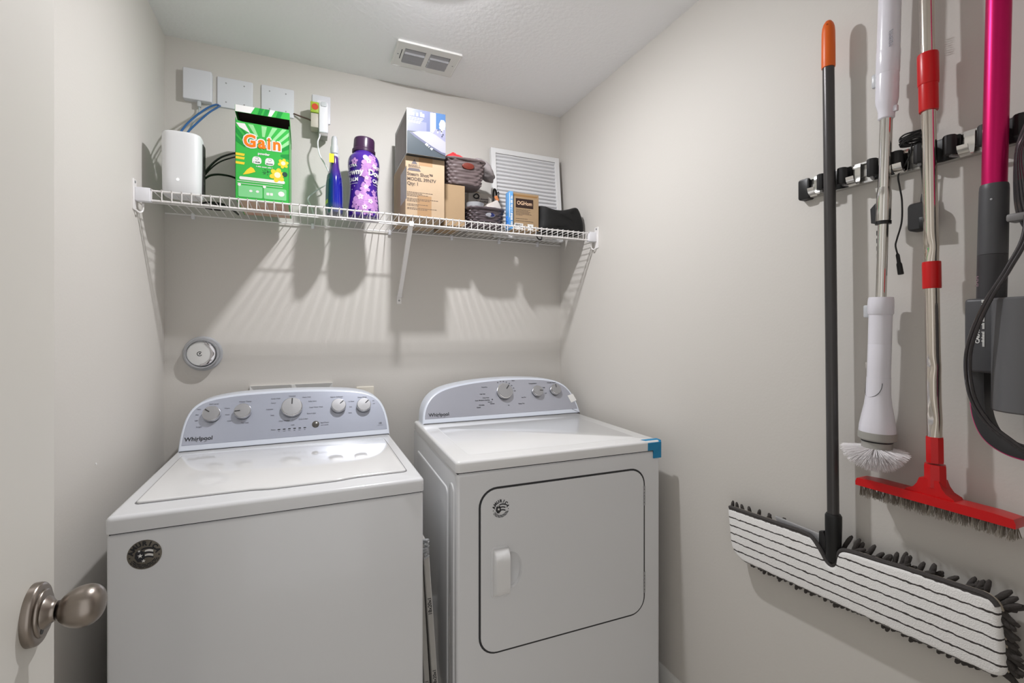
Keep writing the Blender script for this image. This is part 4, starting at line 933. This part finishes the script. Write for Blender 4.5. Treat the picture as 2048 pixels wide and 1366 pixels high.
# ------------------------------------------------------------------ tool rail on the right wall
XW = XR
ALU = mat('rail_aluminium', (196,195,192), .3, metal=.85)
rl = thing('tool_rail', (XW-.01, .48, 1.672), 'aluminium tool rail with black grips and chrome hooks on the right wall', 'tool rail')
RZ0, RZ1 = 1.673, 1.722
prof = [(0, RZ0), (.016, RZ0), (.016, RZ0+.004), (.010, RZ0+.006), (.010, RZ0+.016), (.012, RZ0+.0165), (.012, RZ0+.0325), (.010, RZ0+.033), (.010, RZ1-.006), (.016, RZ1-.004), (.016, RZ1), (0, RZ1)]
G().loops([[(XW-a, y, z) for a, z in prof] for y in (.808, .16)]).build('track', ALU, rl, smooth=None)
G().slab(rrect(.796, .826, RZ0-.003, RZ1+.002, .006, 4), lambda a, b, d=0: (XW-d, a, b), 0, .021, .003, 2).build('end_cap', BLACK, rl)
def hook(y):
    pts = cr([(XW-.017, y, RZ1-.002), (XW-.019, y, RZ1-.012), (XW-.0195, y, RZ0+.014), (XW-.024, y, RZ0-.001), (XW-.034, y, RZ0-.004), (XW-.043, y, RZ0+.004), (XW-.046, y, RZ0+.014)], 4)
    L = [[(p.x, p.y-.0085, p.z), (p.x, p.y+.0085, p.z), (p.x-.0016, p.y+.0085, p.z+.0012), (p.x-.0016, p.y-.0085, p.z+.0012)] for p in pts]
    G().loops(L).build('hook', CHROME, rl, smooth=50)
for y in (.775, .683, .588, .478): hook(y)
def grip(y):
    b = G().slab(rrect(y-.036, y+.036, RZ0+.001, RZ1-.001, .005, 4), lambda a, q, d=0: (XW-d, a, q), .010, .018, .002, 2).build('grip', BLACK, rl)
    for s in (-1, 1):
        G().lathe([(.0095, 0), (.0105, .002), (.0105, .036), (.0095, .038)], (XW-.034, y+s*.0245, RZ0+.006), n=24, mod=lambda q, h: 1+.05*math.cos(q*14)).build('roller', BLACKS, b)
        G().tube([(XW-.016, y+s*.032, RZ0+.004), (XW-.034, y+s*.026, RZ0+.004)], .0035, 8).build('roller_arm', SATIN, b)
for y in (.731, .617, .527, .425): grip(y)
XT = 1.158     # axis of the hanging tools

# ------------------------------------------------------------------ flat mop
mp = thing('flat_mop', (XT, .72, .66), 'flat mop with dark grey pole, orange tip and striped white pad', 'mop')
def ly(z): return .7185+(z-.85)*.0105
def pole(z0, z1, r, n=28): return G().tube([(XT, ly(z0), z0), (XT, ly(z1), z1)], r, n)
pole(.86, 1.97, .0125).build('pole', mat('pole_grey', (78,76,76), .32, metal=.55), mp)
tip = G().lathe([(.0140, 0), (.0146, .003), (.0144, .05), (.0140, .085), (.0130, .097), (.0105, .106), (.006, .113), (.0001, .1155)], (XT, ly(1.966), 1.966), n=32)
tp_ = tip.build('hanging_tip', mat('orange_plastic', (226,100,22), .38), mp)
G().ball((XT-.0085, ly(2.066)-.003, 2.062), .004, .006, .009, 12, 8).build('hang_hole', mat('orange_deep', (170,66,10), .5), tp_)
G().lathe([(.0125, .775), (.0155, .785), (.0175, .86), (.0175, .884), (.0145, .889)], (XT, ly(.83), 0), n=28).build('socket', BLACK, mp)
# head frame: local a runs towards the camera's left (+Y), b up, d away from the wall
hroll = R(3.6); HC = (.7165, .748)
def fh(a, b, d=0):
    c, s = math.cos(hroll), math.sin(hroll)
    return (XW-.033-d-b*.06, HC[0]+a*c+b*s, HC[1]-a*s+b*c)
def px_outline(w, h, r, notch=True):
    o = []
    # counter-clockwise in (a,b): bottom-left ... starts at bottom right (a negative)
    for cx, cy, a0, rr_ in ((w-.045, -h+.045, 270, .045), (w-.010, h-.010, 0, .010)):
        for k in range(6): q = R(a0+90*k/5); o.append((cx+rr_*math.cos(q), cy+rr_*math.sin(q)))
    n_in = [(w*.5, h), (.10, h), (.066, h), (.045, h-.006), (.027, h-.030), (.014, h-.052), (.002, h-.058), (-.008, h-.050), (-.014, h-.030), (-.024, h-.014), (-.045, h-.008), (-.10, h-.006), (-w*.5, h-.003)] if notch else []
    if n_in: o += [(p.x, p.y) for p in cr([(a, b, 0) for a, b in n_in], 4)]
    for cx, cy, a0 in ((-w+r, h-r, 90), (-w+r, -h+r, 180)):
        for k in range(6): q = R(a0+90*k/5); o.append((cx+r*math.cos(q), cy+r*math.sin(q)))
    # subdivide the long lower edge
    o += [(-w+r+(2*w-r-.045)*k/20, -h) for k in range(1, 20)]
    return o
PW, PH = .297, .0725
pad = G()
po_ = px_outline(PW, PH, .022)
# pad face as nested rings, slightly domed
L = [[fh(a, b, .004) for a, b in po_]]
for dd_, ins in ((.012, -.0015), (.019, .0), (.0225, .003), (.0235, .008)):
    L.append([fh(a, b, dd_) for a, b in inset(po_, ins)])
pad.loops(L)
pm = bpy.data.materials.new('microfibre_stripes'); pm.use_nodes = True; nt = pm.node_tree; b_ = nt.nodes['Principled BSDF']; b_.inputs['Roughness'].default_value = .95
tc = nt.nodes.new('ShaderNodeTexCoord'); sp = nt.nodes.new('ShaderNodeSeparateXYZ'); nz = nt.nodes.new('ShaderNodeTexNoise'); nz.inputs['Scale'].default_value = 75; nz.inputs['Detail'].default_value = 2
nt.links.new(tc.outputs['Object'], sp.inputs[0]); nt.links.new(tc.outputs['Object'], nz.inputs['Vector'])
def mth(op, a, b=None, c=None):
    n = nt.nodes.new('ShaderNodeMath'); n.operation = op
    for i, q in enumerate((a, b, c)):
        if q is None: continue
        if isinstance(q, (int, float)): n.inputs[i].default_value = q
        else: nt.links.new(q, n.inputs[i])
    return n.outputs[0]
# stripes run along the pad: coordinate across = z + y*tan(roll)
ac = mth('MULTIPLY_ADD', sp.outputs[1], math.tan(hroll), sp.outputs[2])
ac = mth('MULTIPLY_ADD', nz.outputs['Fac'], .006, ac)
ph_ = mth('FRACT', mth('MULTIPLY_ADD', ac, 1/.0235, .22))
st = mth('LESS_THAN', ph_, .15)
mxn = nt.nodes.new('ShaderNodeMix'); mxn.data_type = 'RGBA'; mxn.inputs[6].default_value = lin((250,249,248))+(1,); mxn.inputs[7].default_value = lin((70,66,64))+(1,)
nt.links.new(st, mxn.inputs[0]); nt.links.new(mxn.outputs[2], b_.inputs['Base Color'])
n2_ = nt.nodes.new('ShaderNodeTexNoise'); n2_.inputs['Scale'].default_value = 420; n2_.inputs['Detail'].default_value = 3; nt.links.new(tc.outputs['Object'], n2_.inputs['Vector'])
bpn = nt.nodes.new('ShaderNodeBump'); bpn.inputs['Strength'].default_value = .45; bpn.inputs['Distance'].default_value = .004
nt.links.new(mth('SUBTRACT', n2_.outputs['Fac'], mth('MULTIPLY', st, .35)), bpn.inputs['Height']); nt.links.new(bpn.outputs['Normal'], b_.inputs['Normal'])
pdo = pad.build('striped_pad', pm, mp, smooth=60)
BIND = mat('binding_grey', (72,69,68), .9, bump=.5, bscale=300, bdist=.002)
top_edge = po_[9:66]
G().tube([fh(a, b+.002, .017) for a, b in top_edge], .0052, 8).build('binding', BIND, mp)
G().tube([fh(a, b-.0005, .006) for a, b in po_], .0035, 6, closed=True).build('edge_piping', mat('piping_beige', (176,166,150), .8), mp)
G().slab(rrect(-.27, .27, -.062, .060, .01, 3), fh, -.006, .003, .001, 1).build('backing', BIND, mp)
G().slab([(.02, .056), (.145, .066), (.150, .088), (.025, .079)], fh, .004, .009, .002, 2).build('frame_plate', mat('plate_pale', (178,178,180), .35, metal=.4), mp)
G().slab([(.012, .030), (.035, .045), (.030, .088), (.018, .092), (.008, .06)], fh, .002, .014, .004, 2).build('joint', BLACKS, mp)
# chenille fingers on the wall side, peeping round the pad
CHEN = mat('chenille_grey', (70,66,64), .95, bump=.8, bscale=260, bdist=.003)
rnd = random.Random(21)
fp = []
for i in range(9):
    t = i/8; bend = .010*t*t; fp.append((0, -bend, .034*t))
f0 = G().tube(fp, [.0050, .0058, .0056, .006, .0056, .006, .0056, .0050, .003], 8)
f0.v = [(v[0], v[1], v[2]) for v in f0.v]
fin = None
def finger(a, b, d, ang, tilt, ln, nudge=0):
    """one finger rooted at (a,b), pointing at angle ang in the pad plane (0 = up)"""
    global fin
    if fin is None:
        me = bpy.data.meshes.new('chenille_finger'); me.from_pydata(f0.v, [], f0.f); me.materials.append(CHEN)
        me.polygons.foreach_set('use_smooth', [True]*len(me.polygons)); fin = me
    o = bpy.data.objects.new('chenille_finger', fin); COL.objects.link(o); o.parent = mp
    o.location = Vector(fh(a, b, d))-mp.location
    o.rotation_euler = (R(ang)+hroll, R(tilt), 0); o.scale = (.85, .85, ln/.034)
for k in range(62):      # below the pad: only the finger ends show
    a = .235-.515*k/61; finger(a+rnd.uniform(-.002, .002), -.057, .001, 180+rnd.uniform(-12, 12), rnd.uniform(-6, 6), rnd.uniform(.026, .034))
for k in range(52):      # above the right half
    a = -.012-.285*k/51; finger(a+rnd.uniform(-.003, .003), .050-.004*(k % 2), rnd.uniform(-.006, .004), rnd.uniform(-15, 70), rnd.uniform(-6, 6), rnd.uniform(.038, .050))
for k in range(34):      # right end
    b = -.066+.120*k/33; finger(-.284, b, rnd.uniform(-.002, .010), 90+rnd.uniform(-22, 30), rnd.uniform(-6, 6), rnd.uniform(.027, .037))
for k in range(9):       # a few at the top left and left end
    a = .30-.022*k; finger(a, .050, -.002, rnd.uniform(-40, 20), 0, .036)
for k in range(8): finger(.285, -.01+.058*k/7, -.003, -90+rnd.uniform(-20, 20), 0, rnd.uniform(.022, .030))

# ------------------------------------------------------------------ electric spin scrubber
es = thing('spin_scrubber', (XT, .62, 1.0), 'white electric spin scrubber with chrome tube and white bristle head', 'spin scrubber')
def ey(z): return .6245-(z-1.1)*.0262
def L_(prof, m, nm, parent=es, n=36, **k):
    pts = [(XT, ey(z), z) for r, z in prof]; g = G().tube(pts, [r for r, z in prof], n); return g.build(nm, m, parent, **k)
EW = mat('scrubber_white', (228,226,234), .22, coat=.4)
L_([(.0190, 2.25), (.0195, 2.24), (.0205, 1.99), (.0208, 1.935)], EW, 'motor_handle')
L_([(.0212, 1.936), (.0215, 1.934), (.0212, 1.888), (.0205, 1.886)], EW, 'handle_ring')
L_([(.0206, 1.887), (.0208, 1.870), (.0206, 1.832), (.0195, 1.823), (.0165, 1.812), (.0152, 1.806), (.0150, 1.792), (.013, 1.790)], EW, 'handle_base')
G().box(XT-.006, XT+.006, ey(1.9)+.019, ey(1.9)+.030, 1.868, 1.898, .003).build('clasp', mat('cap_clear_white', (222,224,228), .3, trans=.3), es)
G().box(XT-.005, XT+.005, ey(1.8)-.022, ey(1.8)-.013, 1.800, 1.814, .003).build('latch_tab', EW, es)
fl_ = lambda a, b, d=0: (XT-.0211*math.cos(a/.021-.55)-d*math.cos(a/.021-.55), ey(1.95)+.0211*math.sin(-(a/.021)-.55), 1.95+b)
g = G()
for k in range(8):
    z = .016-.0042*k; x = -.012
    while x < .011:
        w = rnd.uniform(.0015, .005); g.flat([(x, z), (x+w, z), (x+w, z+.0022), (x, z+.0022)], fl_, .0006); x += w+.0012
g.build('rating_label', INKG, es, smooth=None)
L_([(.0117, 1.795), (.0117, 1.640)], CHROME, 'upper_tube')
L_([(.0117, 1.642), (.0138, 1.628), (.0140, 1.622), (.0140, 1.572), (.0128, 1.566)], CHROME, 'collar')
L_([(.0146, 1.569), (.0146, 1.562)], BLACK, 'collar_ring')
G().loops([[(XT-.005, ey(1.6)+.012, 1.612), (XT+.005, ey(1.6)+.012, 1.612), (XT+.005, ey(1.6)+.024, 1.600), (XT+.005, ey(1.6)+.0225, 1.568), (XT+.005, ey(1.6)+.012, 1.566)][:1]+[(XT-.005, ey(1.6)+.024, 1.600), (XT-.005, ey(1.6)+.0225, 1.568), (XT-.005, ey(1.6)+.012, 1.564)], [(XT+.005, ey(1.6)+.012, 1.612), (XT+.005, ey(1.6)+.024, 1.600), (XT+.005, ey(1.6)+.0225, 1.568), (XT+.005, ey(1.6)+.012, 1.564)]]).build('lock_lever', BLACKS, es, smooth=None)
lt_ = L_([(.0100, 1.566), (.0100, 1.400)], CHROME, 'lower_tube')
for k in range(8): G().box(XT-.003, XT+.003, ey(1.5)+.0092, ey(1.5)+.0108, 1.420+.017*k, 1.431+.017*k, .001, 1).build('tube_notch', SEAM, lt_)
L_([(.0222, 1.402), (.0232, 1.398), (.0238, 1.388), (.0236, 1.366), (.0215, 1.363)], EW, 'lower_cap')
L_([(.0213, 1.366), (.0212, 1.300)], EW, 'lower_body'); L_([(.0211, 1.3005), (.0209, 1.299), (.0212, 1.298), (.0214, 1.24), (.0215, 1.190)], EW, 'lower_body')
G().box(XT-.006, XT+.006, ey(1.38)+.021, ey(1.38)+.033, 1.358, 1.386, .003).build('clasp', mat('cap_clear_white', (222,224,228), .3, trans=.3), es)
G().box(XT-.004, XT+.004, ey(1.26)+.021, ey(1.26)+.026, 1.243, 1.257, .001).build('side_button', mat('pale_taupe', (178,172,166), .5), es)
bl_ = L_([(.0220, 1.225), (.0225, 1.19), (.0250, 1.165), (.0295, 1.140), (.0330, 1.118), (.0340, 1.103), (.0335, 1.100)], EW, 'bell_housing')
ss = [(XT-(.0229)*math.cos(math.cos(math.pi*k/20)*1.1+.3), ey(1.2)+.0229*math.sin(math.cos(math.pi*k/20)*1.1+.3), 1.214-.032*math.sin(math.pi*k/20)) for k in range(21)]
G().tube(ss, .0006, 6).build('joint_line', SEAM, bl_)
SG = mat('scrubber_grey', (160,158,152), .5)
L_([(.0342, 1.105), (.0348, 1.100), (.0346, 1.090), (.0320, 1.087)], SG, 'grey_ring')
L_([(.0290, 1.090), (.0288, 1.083)], BLACK, 'shadow_gap')
L_([(.0280, 1.085), (.0280, 1.062), (.0305, 1.061), (.0310, 1.055), (.0300, 1.053)], SG, 'brush_base')
br_ = G(); rnd = random.Random(31); c0 = (XT-.004, ey(1.07), 1.071)
for k in range(2600):
    a = rnd.random()*6.283; e = math.asin(rnd.random()**.7)*.5+.0; th = rnd.random()**.55*R(86)
    dx, dy, dz = math.sin(th)*math.cos(a), math.sin(th)*math.sin(a), -math.cos(th)
    R1 = .0665*(1-.10*math.cos(th))*rnd.uniform(.93, 1.03)
    if dx > 0: R1 *= (1-.35*dx)
    r0_ = .020
    p0 = Vector((c0[0]+dx*r0_, c0[1]+dy*r0_, c0[2]+dz*r0_*.5)); p1 = Vector((c0[0]+dx*R1, c0[1]+dy*R1, c0[2]-.004+dz*R1*.86+.004*math.sin(th)))
    w = Vector((rnd.uniform(-1, 1), rnd.uniform(-1, 1), rnd.uniform(-1, 1))).normalized()*.00055
    w2 = (p1-p0).normalized().cross(w.normalized())*.00055
    br_.add([p0-w, p0+w, p0+w2, p1-w*.7, p1+w*.7, p1+w2*.7], [(0, 1, 4, 3), (1, 2, 5, 4), (2, 0, 3, 5)])
br_.build('bristles', mat('bristle_white', (250,247,248), .7), es, smooth=None, recalc=False, kind='stuff')

# ------------------------------------------------------------------ red floor brush on a chrome pole
rb = thing('floor_brush', (XT, .523, .96), 'red floor scrub brush on a dented chrome pole with red collars', 'brush')
def by_(z): return .5205+(z-1.1)*.0145
pts = []; rad = []
NZ = 150; z0_, z1_ = 1.09, 2.25; n_ = 24; L = []
dents = ((1.497, .014, .0035), (1.255, .012, .0026), (1.15, .022, .0040))
for i in range(NZ+1):
    z = z0_+(z1_-z0_)*i/NZ; l = []
    for k in range(n_):
        q = 2*math.pi*k/n_; dx, dy = math.cos(q), math.sin(q); r = .0120
        for zc, sg, am in dents:
            w = math.exp(-((z-zc)/sg)**2); r -= am*w*max(0, -dx*.94+dy*.3)**3*(1.0 if abs(z-zc) < sg*2 else 0)
            r += am*.25*w*abs(dy)
        l.append((XT+r*dx, by_(z)+r*dy, z))
    L.append(l)
G().loops(L).build('pole', mat('chrome_warm', (214,206,196), .13, metal=1), rb, smooth=60)
def RB(prof, nm, n=32, mod=None): return G().tube([(XT, by_(z), z) for r, z in prof], [r for r, z in prof], n).build(nm, RED, rb)
RB([(.0165, 1.892), (.0172, 1.889), (.0172, 1.832), (.0166, 1.829)], 'collar'); RB([(.0158, 1.832), (.0158, 1.778), (.0152, 1.775)], 'collar')
RB([(.0146, 1.468), (.0150, 1.465), (.0150, 1.417), (.0146, 1.414)], 'collar')
RB([(.0140, 1.115), (.0144, 1.112), (.0144, 1.066), (.0138, 1.063)], 'threaded_sleeve', 8)
hx = [(.0172, 1.060), (.0178, 1.056), (.0182, 1.015)]
sk = G().tube([(XT, by_(z), z) for r, z in hx], [r for r, z in hx], 8); sk.build('socket', RED, rb, smooth=25)
G().loops([[(XT+sx_*.016, by_(1)+sy_*.034*k+.004, z) for sx_, sy_ in ((-1, -1), (1, -1), (1, 1), (-1, 1))] for k, z in ((.48, 1.030), (.6, 1.018), (.8, 1.008), (1.15, 1.002), (1.25, .996))]).build('gusset', RED, rb, smooth=60)
def fbH(a, b, d=0): return (XT+d, .5265+a, .990+b)
hb = G()
hb.slab([(-.1305, -.010), (.1305, -.010), (.131, -.002), (.128, .006), (.10, .0085), (-.10, .0085), (-.128, .006), (-.131, -.002)], fbH, -.021, .021, .004, 3)
hb.build('brush_block', RED, rb, smooth=50)
TM = mat('bristle_grey', (158,150,138), .6, rgb2=(116,108,98), vscale=300)
rnd = random.Random(8); tf = G()
for k in range(26):
    a = rnd.random()*6.28; r0_ = .0022*rnd.random()**.5; r1_ = r0_+.0050; p0 = Vector((r0_*math.cos(a), r0_*math.sin(a), 0)); p1 = Vector((r1_*math.cos(a)*rnd.uniform(.3, 1.2), r1_*math.sin(a)*rnd.uniform(.3, 1.2), -rnd.uniform(.021, .026)))
    u1 = Vector((.0004, 0, 0)); u2 = Vector((0, .0004, 0)); tf.add([p0-u1, p0+u1, p0+u2, p1-u1, p1+u1, p1+u2], [(0, 1, 4, 3), (1, 2, 5, 4), (2, 0, 3, 5)])
tm_ = bpy.data.meshes.new('bristle_tuft'); tm_.from_pydata([tuple(v) for v in tf.v], [], tf.f); tm_.materials.append(TM)
for r_ in range(2):
    for k in range(20):
        o = bpy.data.objects.new('bristle_tuft', tm_); COL.objects.link(o); o.parent = rb
        o.location = Vector((XT-.013+.018*r_, .5265-.122+.244*k/19, .9805))-rb.location; o.rotation_euler = (rnd.uniform(-.05, .05), -.12+.12*r_, rnd.random()*6.28)

# ------------------------------------------------------------------ pink upright appliance at the edge of the photo
pk = thing('stick_vacuum', (XT, .42, 1.1), 'hot pink and dark grey upright stick vacuum at the right edge', 'vacuum')
XP = 1.150
def vy(z): return .4285-(z-1.59)*.0185
def V_(prof, m, nm, n=36, sx=1.0, parent=pk): return G().tube([(XP, vy(z), z) for r, z in prof], [r for r, z in prof], n).build(nm, m, parent)
PINK = mat('anodised_pink', (200,18,96), .36, metal=.65)
V_([(.0172, 2.25), (.0172, 1.590)], PINK, 'tube')
dg = V_([(.0185, 1.596), (.0195, 1.593), (.0200, 1.585), (.0205, 1.47), (.0205, 1.468)], GREYD, 'grip_section')
V_([(.0205, 1.4675), (.0204, 1.46), (.0200, 1.36)], mat('darker_grey_plastic', (58,57,60), .42), 'grip_section')
G().lathe([(.002, 0), (.0018, .0006), (.0003, .0009)], (XP-.0196, vy(1.56)-.004, 1.566), (-1, 0, 0), 10).build('rivet', SATIN, dg)
g = G(); fvt = lambda a, b, d=0: (XP-.0203*math.cos(.75)-d, vy(1.42)+.0203*math.sin(.75)+.0*a-a*.7, 1.42+b)
g.text('ion', .016, fvt, 0, 0, .001, rot=90); g.build('side_lettering', mat('print_mauve', (150,120,130), .5), pk, smooth=None)
# dust-cup housing: flat block with a half-round cup in front of it
hs = G().box(XP-.030, XP+.034, .372, .4595, 1.252, 1.3875, .006, 3).build('housing', GREYD, pk)
CUP = mat('cup_grey', (96,96,98), .40)
cp = [(.051, 1.1885), (.053, 1.191), (.0525, 1.383), (.050, 1.386)]
G().lathe(cp, (XP-.012, .372, 0), n=48).build('cup', CUP, pk)
g = G(); fca = lambda a, b, d=0: (XP-.0304-d, .4455-a*1.0, 1.335+b)
blocks(g, fca, .0155, -.035, .085, .0042, .0005, rot=90, seed=18)
g.text('CAUTION', .0085, fca, .006, -.010, .0005, rot=90, off=.0004)
g.build('caution_lettering', PAPER, hs, smooth=None)
# curved handle loop below
lp_ = cr([(XP, .4475, 1.262), (XP, .4470, 1.215), (XP, .4435, 1.172), (XP, .432, 1.140), (XP, .412, 1.1225), (XP, .385, 1.1155), (XP, .345, 1.116), (XP, .305, 1.130), (XP, .285, 1.165), (XP, .285, 1.262)], 8)
L = []
for i, p in enumerate(lp_):
    a = lp_[max(i-1, 0)]; b = lp_[min(i+1, len(lp_)-1)]; t = (b-a).normalized(); nrm = Vector((0, t.z, -t.y))
    L.append([tuple(p+nrm*w+Vector((dx, 0, 0))) for dx, w in ((-.014, -.010), (-.016, 0), (-.014, .010), (.014, .010), (.016, 0), (.014, -.010))])
hl = G().loops(L).build('handle_loop', mat('handle_charcoal', (52,51,53), .35), pk, smooth=50)
sg = 1
out = []
for i, p in enumerate(lp_):
    a = lp_[max(i-1, 0)]; b = lp_[min(i+1, len(lp_)-1)]; t = (b-a).normalized(); nrm = Vector((0, t.z, -t.y)); c = Vector((XP, .366, 1.20))
    q = nrm if (p+nrm-c).length > (p-nrm-c).length else -nrm
    out.append(p+q*.0112+Vector((-.008, 0, 0)))
G().tube(out, .0022, 8).build('pink_trim', mat('pink_plastic', (206,28,112), .4), hl)
# power cable of the appliance, draped in front
cb_ = [(1.145, .385, 1.56), (1.115, .378, 1.49), (1.095, .3925, 1.434), (1.088, .414, 1.384), (1.084, .4325, 1.327), (1.088, .4430, 1.275), (1.095, .4405, 1.214), (1.098, .4220, 1.170), (1.100, .395, 1.143), (1.102, .360, 1.118), (1.11, .32, 1.10)]
vcab = thing('vacuum_cable', (1.1, .41, 1.1), 'glossy black cable draped over the grey vacuum housing', 'cable')
CABM = mat('cable_glossy', (44,40,42), .22, coat=.4)
G().tube(cr(cb_, 10), .0036, 10).build('cable', CABM, vcab)
G().tube([p+Vector((-.002, -.0058, .001)) for p in cr(cb_, 10)], .0030, 10).build('cable', CABM, vcab)
hk = thing('cable_bundle', (1.14, .39, 1.49), 'black cable bundle hanging from the rail at the right edge', 'cable')
for k in range(5):
    o = .004*k
    G().tube(cr([(1.155-o*.5, .385-.010*k, 1.70), (1.150-o, .397-.004*k, 1.65), (1.146-o, .398-.005*k, 1.58), (1.142-o, .392-.006*k, 1.53), (1.150-o, .378-.007*k, 1.50), (1.155, .36-.006*k, 1.54), (1.155, .35-.006*k, 1.62), (1.155, .36-.006*k, 1.70)], 6), .0042, 8).build('loop', CABM, hk)
G().box(1.128, 1.158, .372, .406, 1.520, 1.534, .004).build('cable_tie', mat('tie_grey', (120,118,118), .5), hk)

# ------------------------------------------------------------------ black adapter and cords
CB = mat('cord_black', (30,29,30), .4)
ad = thing('power_adapter', (1.185, .556, 1.537), 'black power adapter block hanging by its cord behind the chrome pole', 'adapter')
G().loops([[(x, y, z) for y, z in rrect(.5395+k, .5765-k, 1.5395+k, 1.5985-k, .008, 3)] for x, k in ((XW-.004, .004), (XW-.008, 0), (XW-.028, 0), (XW-.034, .003))]).build('block', BLACKS, ad, smooth=40)
G().box(XW-.036, XW-.033, .540, .553, 1.543, 1.565, .001).build('rib', BLACK, ad)
G().lathe([(.005, 1.597), (.0045, 1.606), (.0030, 1.616)], (XW-.020, .5525, 0), n=14).build('strain_relief', BLACK, ad)
G().tube(cr([(XW-.02, .5525, 1.612), (XW-.022, .5530, 1.65), (XW-.026, .5545, 1.68), (XW-.034, .562, 1.722)], 6), .0017, 8).build('cord', CB, ad)
cl = G(); rnd = random.Random(4)
for k in range(7):
    pts = [(XW-.030-.012*math.cos(q)*1.0+rnd.uniform(-.002, .002), .561+.023*math.cos(q+.5)+rnd.uniform(-.002, .002), 1.731+.0022*k-.003+.007*math.sin(q)+rnd.uniform(-.0015, .0015)) for q in [2*math.pi*j/10+.3*k for j in range(10)]]
    cl.tube(cr(pts, 4, True), .0017, 6, closed=True)
cl.build('cord_coil', CB, ad)
G().tube(cr([(XW-.034, .566, 1.726), (XW-.036, .5665, 1.708), (XW-.032, .577, 1.688), (XW-.028, .5935, 1.668), (XW-.026, .592, 1.640), (XW-.026, .588, 1.61), (XW-.026, .5885, 1.565), (XW-.026, .597, 1.53), (XW-.026, .600, 1.515), (XW-.026, .5965, 1.496)], 8), .0017, 8).build('cord', CB, ad)
Mj = Matrix.Translation((XW-.026, .5965, 1.497)) @ Matrix.Rotation(R(-8), 4, 'X')
jk = G().lathe([(.0020, 0), (.0034, -.004), (.0036, -.020), (.0052, -.024), (.0056, -.046), (.0045, -.047)], n=14, sy=1.0, mod=lambda q, h: 1+.08*math.cos(h*1600) if h > -.02 else 1)
jk.v = [tuple(Mj @ Vector(v)) for v in jk.v]; jk.build('plug', BLACK, ad)
